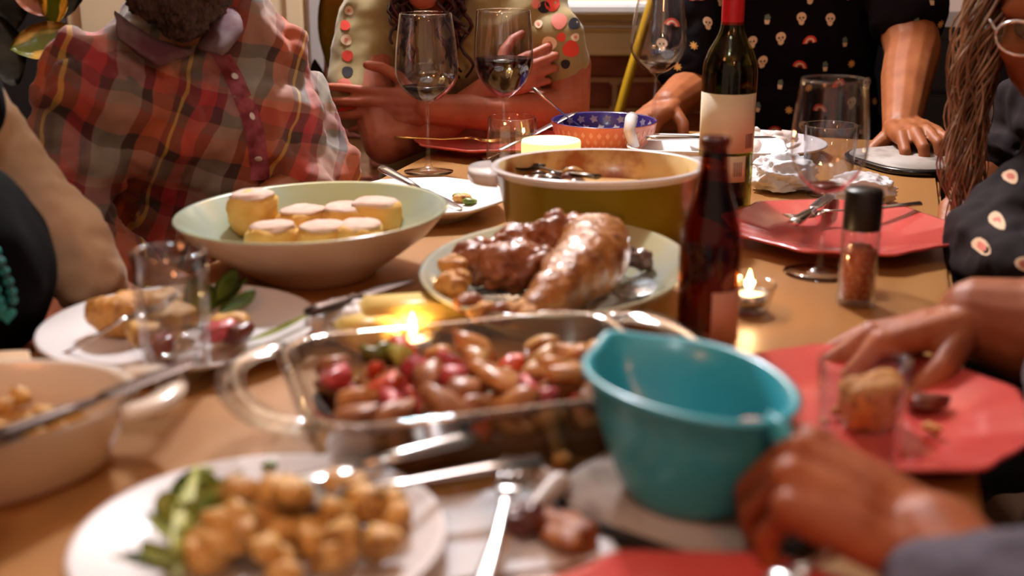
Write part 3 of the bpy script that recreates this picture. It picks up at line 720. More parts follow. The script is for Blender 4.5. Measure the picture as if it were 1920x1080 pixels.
def leaf(name, label, cat, loc, L, W, m, rot, group=None, parent=None, **k):
    o = obj(name, leaf_bm(L, W, **k), m, parent); o.location = loc; o.rotation_euler = rot
    return tag(o, label, cat, group) if parent is None else o
for i, (x, y, r) in enumerate(((400, 580, .3), (405, 570, 1.1), (415, 590, -.3), (395, 590, 2.2))):
    leaf('salad_leaf', 'dark green salad leaf on the plate behind the tall glass', 'salad leaf', T(x, y, .014 + .006 * i), .045, .016, M_veg, (-.2 * i, -.5, r), 'green leaves on the plate behind the tall glass', seed=i)
leaf('salad_leaf', 'long yellow green stalk leaf on the plate behind the tall glass', 'salad leaf', T(465, 640, .013), .07, .006, M_lime, (0, -.1, .6), seed=9)
lay(fork('steel fork whose handle overhangs the left plate'), T(95, 682, .006), T(235, 614, .034))

# ------------------------------------------------------------------ food on the front plate
fc = Vector((pb.x, pb.y, TZ))
for i in range(58):
    a = random.uniform(0, 6.28); r = .068 * math.sqrt(random.random())
    x, y = fc.x + .024 + r * math.cos(a), fc.y - .004 + r * math.sin(a) * .85; s = random.uniform(.95, 1.55); hz = .016 + .030 * max(0, 1 - (r / .085) ** 2) * random.random()
    mm = random.choice([M_stuff, M_stuff, M_stuff2, M_toast]); o = put_piece('stuffing_cube', {M_stuff: 'brown', M_stuff2: 'pale', M_toast: 'dark golden'}[mm] + ' stuffing cube ' + (('at the right', 'at the back', 'at the left', 'at the front')[int(((a + .785) % 6.283) / 1.571) % 4] + ' of the heap' if r > .035 else 'in the middle of the heap') + ' on the front plate', mm, (.0145, .0125, .0115), (x, y, TZ + hz + .003), (random.uniform(-.5, .5), random.uniform(-.5, .5), a), 'stuffing cubes on the front white plate', 'stuffing', 60 + i % 4); o.scale = (s, s, s)
food('bread_chunk', 'largest pale bread chunk on top of the front plate', 'bread', Q(525, 965, .73), (.026, .022, .018), M_stuff2, 210, (.2, .2, .3), .3, .3)
for i in range(26):
    t_ = i / 25; x = 290 + random.uniform(0, 135); y = 915 + t_ * 160
    mm = random.choice([M_veg, M_lime, M_lime]); leaf('salad_leaf', ('dark' if mm is M_veg else 'pale') + ' green salad leaf at the ' + ('back' if y < 968 else 'middle' if y < 1022 else 'front') + ' left of the front plate', 'salad leaf', T(x, y, .016 + .016 * random.random()), random.uniform(.022, .038), random.uniform(.008, .013), mm, (random.uniform(-.4, .4), -.35, random.uniform(0, 6.28)), 'salad leaves on the front white plate', seed=i)
for i in range(5):
    p0 = T(400 - i * 8, 880 + i * 18, .022); obj_ = obj('salad_stalk', tube(bm_new(), [p0, p0 + V(-.004, -.03, .014), p0 + V(.004, -.07, .012), p0 + V(.012, -.10, .004)], [.0022, .003, .003, .002], 8, .6), M_lime)
    tag(obj_, 'curving pale green salad stalk on the front white plate', 'salad stalk', 'salad stalks on the front white plate')
for i, (x, y) in enumerate(((520, 905), (505, 872), (420, 910), (330, 960))):
    food('herb_bit', 'small green herb bit at the rim of the front white plate', 'herb', T(x, y, .018), (.006, .005, .003), M_veg, i + 90, group='herb bits on the front white plate', sub=2)
lay(spoon('steel serving spoon with its bowl in the stuffing on the front plate', s=1.15), T(888, 893, .030), T(632, 935, .034))
lay(knife('steel knife lying behind the spoon on the front plate', L=.20), T(735, 868, .028), T(600, 900, .030))

# ------------------------------------------------------------------ napkin, fork, bone and crust in front
def cloth_sheet(poly, z, n=26, amp=.004, seed=0, th=.0012):
    """bilinear sheet over four table points"""
    bm = bm_new(); A, B, C, D = poly; g = []
    for i in range(n + 1):
        row = []
        for j in range(n + 1):
            u, v = i / n, j / n; p = A.lerp(B, u).lerp(D.lerp(C, u), v); row.append(bm.verts.new((p.x, p.y, z + amp * max(.06, .6 + fbm(p, .05, seed)) * .8)))
        g.append(row)
    for i in range(n):
        for j in range(n): bm.faces.new((g[i][j], g[i + 1][j], g[i + 1][j + 1], g[i][j + 1]))
    low = [[bm.verts.new(v.co - Vector((0, 0, th))) for v in r] for r in g]
    for i in range(n):
        for j in range(n): bm.faces.new((low[i][j], low[i][j + 1], low[i + 1][j + 1], low[i + 1][j]))
    eg = [(0, j) for j in range(n)] + [(i, n) for i in range(n)] + [(n, n - j) for j in range(n)] + [(n - i, 0) for i in range(n)]
    for (a, b), (c, d) in zip(eg, eg[1:] + eg[:1]): bm.faces.new((g[a][b], g[c][d], low[c][d], low[a][b]))
    return bm
npb = Vector(T(960, 1000))
o = obj('paper_napkin', shift(cloth_sheet([T(800, 945), T(1060, 898), T(1165, 1050), T(770, 1110)], TZ + .0016, seed=2, amp=.005), npb), M_napkin, loc=npb); tag(o, 'white paper napkin under the fork at the front of the table', 'napkin')
lay(fork('steel fork tines up on the white paper napkin', L=.18), T(905, 1110, .012), T(962, 905, .020))
gb = thing('gnawed_bone', 'gnawed bone with pale knobby end on the paper napkin', 'bone', T(1010, 940, .014))
B0 = T(1010, 940, .014)
bm = bm_new(); chain(bm, (T(1040, 910, .018), .0085), (T(985, 975, .012), .0075)); ell(bm, T(1050, 908, .018), (.009, .009, .009)); ell(bm, T(1020, 900, .02), (.009, .009, .009)); b = remesh(bm, .0016, 4); obj('bone_shaft', shift(b, B0), mat('pale_bone', 'c9bcb2', .4, col2='9a8a80', nscale=60), gb)
bm = bm_new(); ell(bm, T(985, 975, .014), (.016, .014, .012)); b = remesh(bm, .002, 2); displace(b, .005, .01, 3); obj('meat_scrap', shift(b, B0), M_dkfood, gb)
food('crust_piece', 'torn golden brown crust beside the bone on the napkin', 'crust', T(1062, 995, .012), (.017, .026, .009), mat('torn_crust', 'a8652c', .5, col2='7a3a18', nscale=40, bump=.3), 55, (0, 0, .5), .2, .5)
food('bread_crumb', 'round crumb on bare wood beside the glass baking dish', 'crumb', T(1055, 860, .006), (.008, .007, .006), M_stuff2, 77)

# ------------------------------------------------------------------ butter in open wrapper with tealight behind the baking dish
wb = T(715, 590, 0)
o = obj('paper_wrapper', shift(cloth_sheet([T(585, 650), T(790, 650), T(870, 575), T(660, 562)], TZ + .003, seed=5, amp=.016), wb), mat('wax_paper', 'ece6e2', .4, coat=.2), loc=wb); tag(o, 'open pale wrapper under the butter behind the glass baking dish', 'wrapper')
M_butter = mat('butter', 'e8c874', .4, sss=.2, col2='e0b85c', nscale=20)
o = obj('butter_block', shift(box(bm_new(), T(775, 588, .030), (.10, .055, .028), Euler((0, 0, R_(12))).to_matrix(), .004), T(775, 588, .030)), M_butter, loc=T(775, 588, .030)); tag(o, 'yellow butter block on the open wrapper', 'butter')
o = obj('butter_block', shift(box(bm_new(), T(690, 622, .026), (.05, .045, .026), Euler((0, 0, R_(40))).to_matrix(), .004), T(690, 622, .026)), M_butter, loc=T(690, 622, .026)); tag(o, 'smaller butter piece tilted at the left of the wrapper', 'butter')
lay(knife('butter knife with dark tip lying over the wrapper edge', L=.17, m=MATS['dull_steel']), T(640, 575, .034), T(720, 548, .030))

# ------------------------------------------------------------------ glasses
def goblet(label, loc, H, rb, rr, zb, rf=.038, wine=None, wm=None, zmax=.42, group=None, tilt=(0, 0, 0)):
    """stemmed glass: bowl widest rb, rim rr, bowl starts at height zb; wine up to height wine"""
    t = thing('wine_glass', label, 'wine glass', loc, tilt, group); th = .0011
    bowl = []
    for i in range(15):
        u = i / 14
        if u < zmax: r = rb * math.sin(math.pi / 2 * (u / zmax)) ** .62
        else: k = (u - zmax) / (1 - zmax); r = rb + (rr - rb) * (k * k * (1.6 - .6 * k))
        bowl.append((max(r, .0035), zb + (H - zb) * u))
    prof = [(0, .0012), (rf * .5, .0008), (rf, 0), (rf + .0005, .0012), (rf * .6, .0028), (.008, .007), (.0042, .014), (.0034, .03), (.0034, zb - .008)] + bowl
    inner = [(max(r - th, .0), z + (th if i == 0 else 0)) for i, (r, z) in reversed(list(enumerate(bowl)))]
    inner = [(r, z) for r, z in inner if z > zb + .002] + [(0, zb + .002)]
    obj('glass_body', lathe(bm_new(), prof + [(bowl[-1][0] - th / 2, H + .0006)] + inner, 56), M_clear, t)
    if wine:
        pr = [(r - th * 1.8, z) for r, z in reversed(inner) if zb + .002 < z <= wine]; pr = [(max(r, .0005), z) for r, z in pr]
        # surface at the wine level
        for (r0, z0), (r1, z1) in zip(bowl[:-1], bowl[1:]):
            if z0 <= wine <= z1: rw = r0 + (r1 - r0) * (wine - z0) / (z1 - z0) - th * 1.8
        obj('wine', lathe(bm_new(), [(0, zb + .0030)] + pr + [(rw, wine), (0, wine)], 48), wm or M_wine, t)
    return t
G = 'stemmed wine glasses'
goblet('tall wine glass with a little red wine beside the man in plaid', (-.137, 1.986, TZ), .255, .051, .0415, .112, .040, .140, zmax=.36, group=G)
goblet('half full wine glass in front of the woman with crossed arms', (-.014, 2.048, TZ), .255, .049, .044, .110, .036, .178, zmax=.45, group=G)
goblet('nearly empty wine glass held at the stem beside the blue bowl', (.268, 2.335, TZ), .270, .053, .040, .115, .036, .140, zmax=.38, group=G, tilt=(0, R_(2), 0))
goblet('wine glass with a few drops of red in front of the coral plate', (.362, 1.386, TZ), .226, .0435, .0365, .092, .042, .106, M_pinkwine, zmax=.42, group=G)
def tumbler(label, loc, r0, r1, H, base=.006, group=None, water=None, thing_='drinking_glass', th=.0017, m=None):
    t = thing(thing_, label, 'glass', loc, 0, group)
    pr = [(0, .001), (r0 * .8, .001), (r0 - .002, 0), (r0, .002)] + [(r0 + (r1 - r0) * u, H * u) for u in (.15, .4, .7, 1)] + [(r1 - th / 2, H + .0008)] + [(r0 + (r1 - r0) * u - th, H * u) for u in (1, .7, .4)] + [(r0 - th, base + .004), (r0 - th - .004, base), (0, base)]
    obj('glass_body', lathe(bm_new(), pr, 56), m or M_clear, t)
    if water: obj('water', lathe(bm_new(), [(0, base + .0005), (r0 - th - .005, base + .0005), (r0 - th - .001, base + .006), (r0 + (r1 - r0) * water / H - th - .0006, water), (0, water)], 40), glass('water', (.98, .98, .98), 1.0, .03), t)
    return t
GT = 'plain drinking glasses'
tumbler('tall clear water glass in front of the left plate', (-.297, 1.024, TZ), .029, .0325, .124, .026, GT, .05, th=.0045, m=M_thick)
tumbler('clear stemless glass behind the handle of the green casserole', (.0, 1.935, TZ), .044, .038, .098, .006, GT, .02)
tumbler('small clear tumbler behind the right wine glass', (.475, 1.815, TZ), .034, .040, .105, .008, GT)
tumbler('short clear tumbler between the teal bowl and the coral plate', (.246, .803, TZ), .026, .0315, .104, .018, GT)
tumbler('clear tumbler cut off at the bottom left edge', (-.362, .712, TZ), .024, .0285, .100, .014, GT)

# ------------------------------------------------------------------ bottles
def patch(R, z0, z1, a0, a1, off=.0004, n=16, th=.0005):
    bm = bm_new(); g = []
    for i in range(n + 1):
        a = R_(a0 + (a1 - a0) * i / n); g.append([bm.verts.new(((R + off + q) * math.cos(a), (R + off + q) * math.sin(a), z)) for q, z in ((0, z0), (th, z0), (th, z1), (0, z1))])
    for i in range(n):
        for j in range(4): bm.faces.new((g[i][j], g[i][(j + 1) % 4], g[i + 1][(j + 1) % 4], g[i + 1][j]))
    bm.faces.new(g[0]); bm.faces.new(g[-1]); return bm
bl = (.186, 1.112, TZ)
be = thing('beer_bottle', 'brown beer bottle with a pale paper label beside the teal bowl', 'bottle', bl)
prof = [(0, .006), (.02, .003), (.026, 0), (.0285, .004), (.0288, .112), (.0275, .122), (.022, .142), (.0165, .160), (.0138, .176), (.0125, .194), (.0122, .200), (.0140, .2005), (.0142, .207), (.0130, .2085), (.0105, .208), (.0098, .195), (.0110, .176), (.014, .158), (.020, .138), (.0262, .112), (.0262, .008), (0, .010)]
obj('glass_body', lathe(bm_new(), prof, 56), M_brownglass, be)
M_blabel = mat('beer_label', 'c08a72', .6)
obj('label', patch(.0288, .016, .068, -92, -18), M_blabel, be)
bm = bm_new(); a0 = R_(-58)
vs = []
for i in range(18):
    t = 2 * math.pi * i / 18; a = a0 + math.cos(t) * .30; vs.append(bm.verts.new((.0294 * math.cos(a), .0294 * math.sin(a), .078 + math.sin(t) * .008 + math.cos(t) * .004)))
bm.faces.new(vs); bmesh.ops.solidify(bm, geom=bm.faces[:], thickness=.0005); obj('oval_sticker', bm, M_blabel, be)
wv = (.298, 1.69, TZ)
wbn = thing('wine_bottle', 'green wine bottle with cream label and red capsule', 'bottle', wv)
prof = [(0, .012), (.02, .008), (.030, 0), (.0365, .004), (.0375, .010), (.0375, .198), (.036, .212), (.030, .228), (.021, .243), (.0160, .255), (.0146, .270), (.0142, .300), (.0142, .335), (.0120, .336), (.0108, .335), (.0108, .268), (.0135, .252), (.0195, .240), (.028, .224), (.0335, .208), (.0345, .196), (.0345, .014), (0, .018)]
obj('glass_body', lathe(bm_new(), prof, 64), M_greenglass, wbn)
obj('wine', lathe(bm_new(), [(0, .0185), (.030, .016), (.0338, .02), (.0338, .078), (0, .078)], 48), M_wine, wbn)
obj('capsule', lathe(bm_new(), [(.0150, .262), (.0152, .338), (.014, .340), (0, .340), (0, .3375), (.0143, .3370), (.0145, .262)], 40), mat('red_capsule', 'b5101c', .35, coat=.2), wbn)
lb = obj('label', patch(.0375, .092, .172, -176, -28), M_paper, wbn)
bm = bm_new()
for i in range(11):
    a = -58 + i * 2.0; wd_ = .5 if i % 3 else 1.1; join(bm, patch(.0380, .098, .118, a, a + wd_, n=2, th=.0002))
obj('barcode', bm, mat('barcode_ink', '7a5a4c', .7), lb)
l2 = obj('small_label', patch(.0375, .052, .088, -108, -55), M_paper, wbn)
bm = bm_new()
for i in range(8):
    a = -84 + i * 2.6; join(bm, patch(.0380, .060, .080, a, a + (1.4 if i % 2 else .7), n=2, th=.0002))
obj('barcode', bm, MATS['barcode_ink'], l2)

# ------------------------------------------------------------------ pepper or salt grinder jar
sp_ = (.371, 1.265, TZ)
sj = thing('salt_jar', 'clear jar of pink salt with a black cap by the coral plate', 'salt jar', sp_)
obj('jar_body', lathe(bm_new(), [(0, .004), (.016, .003), (.019, 0), (.0205, .003), (.0205, .082), (.019, .086), (.0175, .086), (.0188, .080), (.0188, .008), (0, .009)], 40), M_clear, sj)
obj('pink_salt', lathe(bm_new(), [(0, .0095), (.0180, .0095), (.0182, .060), (.012, .066), (0, .068)], 32), mat('pink_salt_grains', 'c4643c', .5, col2='e0a478', nscale=260, col3='b0503a', bump=.6, bscale=500), sj)
obj('cap', lathe(bm_new(), [(0, .084), (.0196, .084), (.0200, .086), (.0200, .124), (.0185, .127), (0, .1275)], 40), mat('black_cap', '17130f', .4), sj)

# ------------------------------------------------------------------ candles
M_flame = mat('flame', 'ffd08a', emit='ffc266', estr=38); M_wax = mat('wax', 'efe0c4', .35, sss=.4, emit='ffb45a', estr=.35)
def tealight(label, loc, power=.6):
    t = thing('tealight', label, 'candle', loc, 0, 'tealights in small glass cups')
    obj('glass_cup', lathe(bm_new(), [(0, .001), (.017, 0), (.021, .003), (.0275, .026), (.0285, .031), (.0272, .032), (.026, .027), (.0195, .0085), (0, .0075)], 40), M_clear, t)
    obj('metal_cup', lathe(bm_new(), [(0, .0085), (.018, .0085), (.0195, .010), (.0200, .0225), (.0192, .0225), (.0186, .011), (0, .0105)], 36), M_steel, t)
    obj('wax', lathe(bm_new(), [(0, .011), (.0182, .0112), (.0184, .020), (0, .0195)], 32), M_wax, t)
    obj('wick', tube(bm_new(), [(0, 0, .0195), (.0005, 0, .024)], .0007, 6), M_black, t)
    obj('flame', lathe(bm_new(), [(0, .0215), (.0025, .024), (.0040, .029), (.0034, .035), (.0016, .042), (0, .047)], 20), M_flame, t)
    l = lamp('flame_light', 'POINT', (0, 0, .034), power, (1, .62, .28), .006); l.parent = t
    return t
tealight('lit tealight in a glass cup right of the beer bottle', (.250, 1.238, TZ))
tealight('lit tealight behind the glass baking dish beside the butter', T(775, 672, 0))
vt = thing('votive_candle', 'wide glowing votive candle in frosted glass behind the green casserole', 'candle', (.060, 1.872, TZ))
obj('frosted_glass', lathe(bm_new(), [(0, 0), (.042, 0), (.0455, .003), (.0460, .069), (.0450, .0725), (.0430, .073), (.0425, .06), (.0420, .006), (0, .005)], 48), mat('frosted_glow', 'f4dcae', .5, emit='ffcf88', estr=1.35, sss=.3), vt)
obj('wax', lathe(bm_new(), [(0, .0055), (.0415, .0062), (.0418, .040), (0, .038)], 40), M_wax, vt)
obj('flame', lathe(bm_new(), [(0, .041), (.0025, .043), (.0042, .049), (.0034, .055), (.0015, .062), (0, .067)], 20), M_flame, vt)
l = lamp('flame_light', 'POINT', (0, 0, .095), .5, (1, .62, .28), .01); l.parent = vt

# ------------------------------------------------------------------ blue patterned bowl with spoon
bbw = thing('patterned_bowl', 'bowl with blue flowered inside and coral diamond outside at the far end', 'bowl', (.160, 2.125, TZ))
M_blue = mat('navy_glaze', '2c2058', .25, coat=.4, col2='3a2c78', nscale=30); M_coralout = mat('coral_outside', 'd8765c', .35, coat=.3, col2='e08a6c', nscale=30); M_petal = mat('petal_print', 'c9b8a4', .35, col2='8c86a0', nscale=50); M_diam = mat('diamond_print', 'e8a88c', .4)
BP = [(0, .003), (.042, .003), (.044, 0), (.050, 0), (.053, .005), (.074, .022), (.088, .044), (.0915, .061), (.0920, .0635), (.0905, .0645), (.0885, .0625), (.085, .045), (.071, .0245), (.048, .0085), (0, .007)]
obj('bowl_body', lathe(bm_new(), BP, 72, mi=[1] * 8 + [0] * 6), [M_blue, M_coralout], bbw)
def rin(z):
    pts = sorted([(z_, r) for r, z_ in BP[9:]]); 
    for (z0, r0), (z1, r1) in zip(pts[:-1], pts[1:]):
        if z0 <= z <= z1: return r0 + (r1 - r0) * (z - z0) / (z1 - z0)
    return .088
bm = bm_new()
for row, (z, n, s) in enumerate(((.052, 22, .0085), (.036, 18, .0085))):
    for i in range(n):
        a = 2 * math.pi * (i + .5 * row) / n; vs = []
        for k in range(15):
            t = 2 * math.pi * k / 15; rr = s * (.75 + .25 * math.cos(5 * t)); zz = z + rr * math.sin(t) * .9; q = rin(zz) - .0006
            b_ = a + rr * math.cos(t) / q; vs.append(bm.verts.new((q * math.cos(b_), q * math.sin(b_), zz)))
        bm.faces.new(vs)
obj('flower_print', bm, M_petal, bbw, 'stuff')
bm = bm_new()
def rout(z):
    pts = [(z_, r) for r, z_ in BP[4:8]]
    for (z0, r0), (z1, r1) in zip(pts[:-1], pts[1:]):
        if z0 <= z <= z1: return r0 + (r1 - r0) * (z - z0) / (z1 - z0)
    return .0915
for row, z in enumerate((.050, .038, .026)):
    for i in range(40):
        a = 2 * math.pi * (i + .5 * row) / 40
        vs = []
        for da, dz in ((-.045, .0), (0, -.006), (.045, 0), (0, .006)):
            q = rout(z + dz) + .0006; vs.append(bm.verts.new((q * math.cos(a + da), q * math.sin(a + da), z + dz)))
        bm.faces.new(vs)
obj('diamond_print', bm, M_diam, bbw, 'stuff')
lay(spoon('steel spoon leaning in the blue flowered bowl', L=.17), Q(1018, 187, 2.10), Q(1108, 262, 2.13))

# ------------------------------------------------------------------ napkins
def crumple(name, label, loc, s, seed):
    bm = bm_new(); bmesh.ops.create_icosphere(bm, subdivisions=5, radius=1)
    for v in bm.verts:
        p = v.co.copy(); q = p * 1.7 + Vector((seed * 3.7, seed, 0))
        rid = 1 - abs(noise.noise(q)) * 2; rid2 = 1 - abs(noise.noise(q * 2.3)) * 2; k = .78 + .30 * rid * .8 + .14 * rid2
        v.co = Vector((p.x * s[0] * k, p.y * s[1] * k, max(p.z * s[2] * k, -s[2] * .5)))
    o = obj(name, bm, M_napkin, loc=loc); return tag(o, label, 'napkin')
crumple('crumpled_paper', 'crumpled white wrapping paper left of the butter behind the glass baking dish', T(648, 606, .016), (.040, .034, .022), 4)
crumple('crumpled_napkin', 'crumpled white napkin right of the wine bottle', T(1468, 330, .022), (.050, .045, .034), 1)
crumple('crumpled_napkin', 'crumpled white napkin behind the black capped salt jar', T(1612, 358, .018), (.050, .040, .026), 2)
fb = T(20, 700, 0)
o = obj('cloth_napkin', shift(cloth_sheet([T(-110, 735), T(62, 705), T(58, 682), T(-100, 690)], TZ + .012, amp=.004, seed=7, th=.010), fb), mat('beige_linen', 'd6b48e', .85, bump=.1, bscale=400), loc=fb); tag(o, 'folded beige cloth napkin at the left table edge', 'napkin')

# ------------------------------------------------------------------ people
M_navy = mat('navy_shirt', '0c070b', .9, spec=.12, col2='120a12', nscale=12)
PRM = [mat('print_cream', 'e8c8a4', .8), mat('print_red', 'd8402c', .8), mat('print_gold', 'd8a050', .8), mat('print_dark', '1a1018', .8), mat('print_green', '66766a', .8), mat('print_pink', 'd87a6a', .8)]
M_trouser = mat('dark_trousers', '141118', .85)
M_shoe = mat('dark_shoe', '1c1512', .5)
def person(label, base): return thing('person', label, 'person', base)

# ---- the man in plaid, left
Bp = Vector((-.50, 1.80, 0))
P1 = person('bearded person in a red and orange plaid shirt leaning over the left side', Bp)
fc1 = (.45, -.85, -.25)
sR, sL = Q(178, 185, 1.64), Q(468, 105, 1.80)
eR, eL = Q(112, 400, 1.56), Q(602, 305, 1.84)
nk = Q(350, 40, 1.74)
hd = Q(318, -150, 1.68)
bm = bm_new(); Ph = head_shapes(bm, hd, fc1, .098); chain(bm, (nk, .055), (hd + V(.02, .04, -.03), .058)); ell(bm, Q(340, 300, 1.80), (.16, .11, .22)); chain(bm, (nk, .05), (Q(340, 250, 1.8), .09))
b = remesh(bm, .006, 6)
a1 = arm_mesh([(eR, .038), (Q(240, 520, 1.52), .036), (Q(330, 545, 1.48), .027)], dict(W=Q(335, 545, 1.48), f=(.9, -.3, -.1), u=(0, -.2, 1), s=-1, L=.18))
a2 = arm_mesh([(eL, .038), (Q(560, 352, 1.72), .034), (Q(505, 378, 1.66), .027)], dict(W=Q(503, 380, 1.655), f=(-.75, -.6, -.3), u=(-.1, -.2, 1), s=1, L=.18))
join(b, a1); join(b, a2)
obj('body', shift(b, Bp), M_skin, P1)
eyes(Ph, .098, P1, Bp)
bm = bm_new()
ell(bm, Q(345, 260, 1.78), (.205, .135, .17)); ell(bm, Q(350, 420, 1.80), (.19, .15, .20)); ell(bm, Q(350, 700, 1.84), (.18, .15, .16))
chain(bm, (sR, .070), (Q(250, 95, 1.70), .058), (Q(300, 65, 1.74), .062)); chain(bm, (sL, .070), (Q(440, 60, 1.78), .062), (Q(380, 60, 1.76), .064)); chain(bm, (sR, .085), (Q(330, 220, 1.74), .13), (sL, .080))
chain(bm, (sR, .066), (eR, .056), (Q(230, 515, 1.52), .052)); chain(bm, (sL, .066), (Q(556, 205, 1.85), .058), (eL, .056), (Q(560, 350, 1.725), .048))
b = cloth(bm, .007, 7, .018, .07, 1, .009, .03)
tr = bvh_of(b)
M_plaid = plaid('plaid_flannel', (0, R_(-24), R_(-20))); M_plaid2 = plaid('plaid_pocket', (0, R_(20), 0), .09)
sh = obj('shirt', shift(b, Bp), M_plaid, P1)
def strip(tree, pxs, yd, wd, th=.003):
    """cloth band that follows the surface below a line of points"""
    bm = bm_new(); rows = []
    for i, (x, y) in enumerate(pxs):
        c = cam.location; row = []
        for s in (-1, -.33, .33, 1):
            q = Q(x, y, yd) + V(s * wd * .5, 0, 0); d = V(-.15, 1, -.12).normalized(); h = tree.ray_cast(q - d * .5, d)
            if h[0] is None: row = None; break
            n = h[1] if h[1].dot(d) < 0 else -h[1]; row.append(bm.verts.new(h[0] + n * th * (1 if abs(s) < 1 else .3)))
        if row: rows.append(row)
    for a, c in zip(rows[:-1], rows[1:]):
        for j in range(3): bm.faces.new((a[j], c[j], c[j + 1], a[j + 1]))
    return bm
line = [(404 + 76 * u + 22 * math.sin(u * 3), 100 + 245 * u) for u in (i / 16 for i in range(17))]
obj('placket', shift(strip(tr, line, 1.62, .026), Bp), mat('maroon_placket', '6a1a26', .7, col2='a0505c', nscale=50), P1)
for k in (3, 8, 13):
    x, y = line[k]; d = V(-.15, 1, -.12).normalized(); h = tr.ray_cast(Q(x, y, 1.62) - d * .5, d)
    if h[0]: obj('button', lathe(bm_new(), [(0, 0), (.005, 0), (.0055, .001), (.004, .002), (0, .0015)], 14), mat('button_pearl', 'd8cfc8', .3), P1, loc=h[0] + h[1] * .003 - Bp, rot=h[1].to_track_quat('Z', 'Y').to_euler())
bm = bm_new(); pts = [(-.042, .02), (.042, .02), (.046, -.008), (.0, -.024), (-.046, -.008)]
if print_patch(bm, tr, Q(540, 200, 1.3), V(-.05, 1, -.15).normalized(), V(1, .1, -.25).normalized(), V(.2, 0, 1).normalized(), [(pts, 0)], .004): obj('pocket_flap', shift(bm, Bp), M_plaid2, P1)
else: bm.free()
# collar wings
for pts_ in ([Q(372, 92, 1.66), Q(392, 40, 1.70), Q(440, 15, 1.74), Q(458, 60, 1.69), Q(418, 108, 1.645)], [Q(365, 95, 1.65), Q(290, 70, 1.63), Q(215, 20, 1.64), Q(222, 70, 1.60), Q(300, 120, 1.60)]):
    bm = bm_new(); vs = [bm.verts.new(p) for p in pts_]; bm.faces.new(vs); bmesh.ops.triangulate(bm, faces=bm.faces[:]); bmesh.ops.subdivide_edges(bm, edges=bm.edges[:], cuts=3, use_grid_fill=True); bmesh.ops.solidify(bm, geom=bm.faces[:], thickness=.006)
    displace(bm, .004, .03, 3); obj('collar', shift(bm, Bp), mat('collar_cloth', '5a3038', .85, col2='6e5a58', nscale=22, ncontrast=.3), P1)
# beard and hair
bm = bm_new()
for a_, b_, c_, r_ in ((.062, 0, -.095, .040), (.045, .035, -.080, .034), (.045, -.035, -.080, .034), (.02, .058, -.055, .028), (.02, -.058, -.055, .028), (.050, 0, -.108, .032), (.078, 0, -.058, .020), (.0, .066, -.02, .020), (.0, -.066, -.02, .020)):
    ell(bm, Ph(a_, b_, c_), (r_, r_, r_ * 1.05))
M_beard = mat('dark_brown_hair', '2a1610', .6, col2='4a2a1a', nscale=90, bump=.8, bscale=200, stretch=((1, 1, .2), (0, 0, 0)))
b = remesh(bm, .004, 5); displace(b, .006, .012, 7); displace(b, .004, .005, 2); obj('beard', shift(b, Bp), M_beard, P1)
bm = bm_new(); ell(bm, Ph(-.025, 0, .05), (.088, .095, .085)); ell(bm, Ph(.045, 0, .10), (.05, .05, .03)); b = remesh(bm, .006, 4); displace(b, .008, .02, 3); obj('hair', shift(b, Bp), M_beard, P1)
hl, hr = Vector((-.58, 1.76, .50)), Vector((-.45, 1.96, .50))
b = cloth(legs(bm_new(), hl, hr, (.9, -.35, 0)), .010, 5, .006, .08, 4); obj('trousers', shift(b, Bp), M_trouser, P1); shoes(P1, Bp, hl, hr, (.9, -.35, 0), M_shoe)

# ---- the woman with crossed arms, centre back
Bo = Vector((-.10, 2.48, 0))
P2 = person('person with dark curly hair and olive blouse with flowered sleeves, arms crossed on the table', Bo)
hd = Q(800, -112, 2.30); fc2 = (-.1, -1, -.12); nk = Q(830, -10, 2.37)
sR, sL = Q(700, 35, 2.38), Q(1000, 25, 2.38); eR, eL = Q(722, 268, 2.20), Q(1062, 205, 2.31)
bm = bm_new(); Ph = head_shapes(bm, hd, fc2, .098); chain(bm, (nk, .05), (hd + V(0, .03, -.04), .052)); ell(bm, Q(850, 130, 2.44), (.13, .08, .2)); chain(bm, (sR, .05), (Q(850, 60, 2.4), .06), (sL, .05))
b = remesh(bm, .006, 6)
join(b, arm_mesh([(sL, .050), (Q(1062, 120, 2.36), .048), (eL, .044), (Q(930, 212, 2.26), .036), (Q(800, 205, 2.22), .027)], dict(W=Q(796, 204, 2.22), f=(-1, -.05, .02), u=(0, -1, .25), s=1, L=.185, curl=((8, 12, 10), (12, 16, 12), (16, 20, 14), (20, 24, 16)), thumb=((.55, .75, .0), (.85, .45, .1), (.95, .15, .1)), spread=5)))
join(b, arm_mesh([(sR, .050), (Q(690, 150, 2.30), .046), (eR, .040), (Q(830, 235, 2.27), .034), (Q(920, 164, 2.265), .026)], dict(W=Q(925, 160, 2.262), f=(.85, .05, .32), u=(.1, -1, .2), s=-1, L=.165, curl=((16, 40, 25), (20, 45, 28), (24, 48, 30), (28, 50, 30)), spread=4)))
obj('body', shift(b, Bo), M_skin2, P2); eyes(Ph, .098, P2, Bo)
p = Q(668, 214, 2.20); obj('ring', tube(bm_new(), [Vector((0, .0098 * math.cos(t), .0098 * math.sin(t))) for t in (R_(30 * i) for i in range(13))], .0014, 6), mat('gold', 'd8a858', .25, metal=1), P2, loc=Q(700, 214, 2.215) - Bo)
M_ol = mat('olive_blouse', '8a7444', .75, sheen=.2, col2='94804e', nscale=9)
bm = bm_new()
ell(bm, Q(850, 130, 2.46), (.165, .095, .20)); ell(bm, Q(850, 330, 2.48), (.155, .11, .22)); chain(bm, (sR, .064), (Q(790, 10, 2.38), .052)); chain(bm, (sL, .064), (Q(900, 10, 2.38), .052)); chain(bm, (sR, .07), (Q(850, 90, 2.42), .10), (sL, .07))
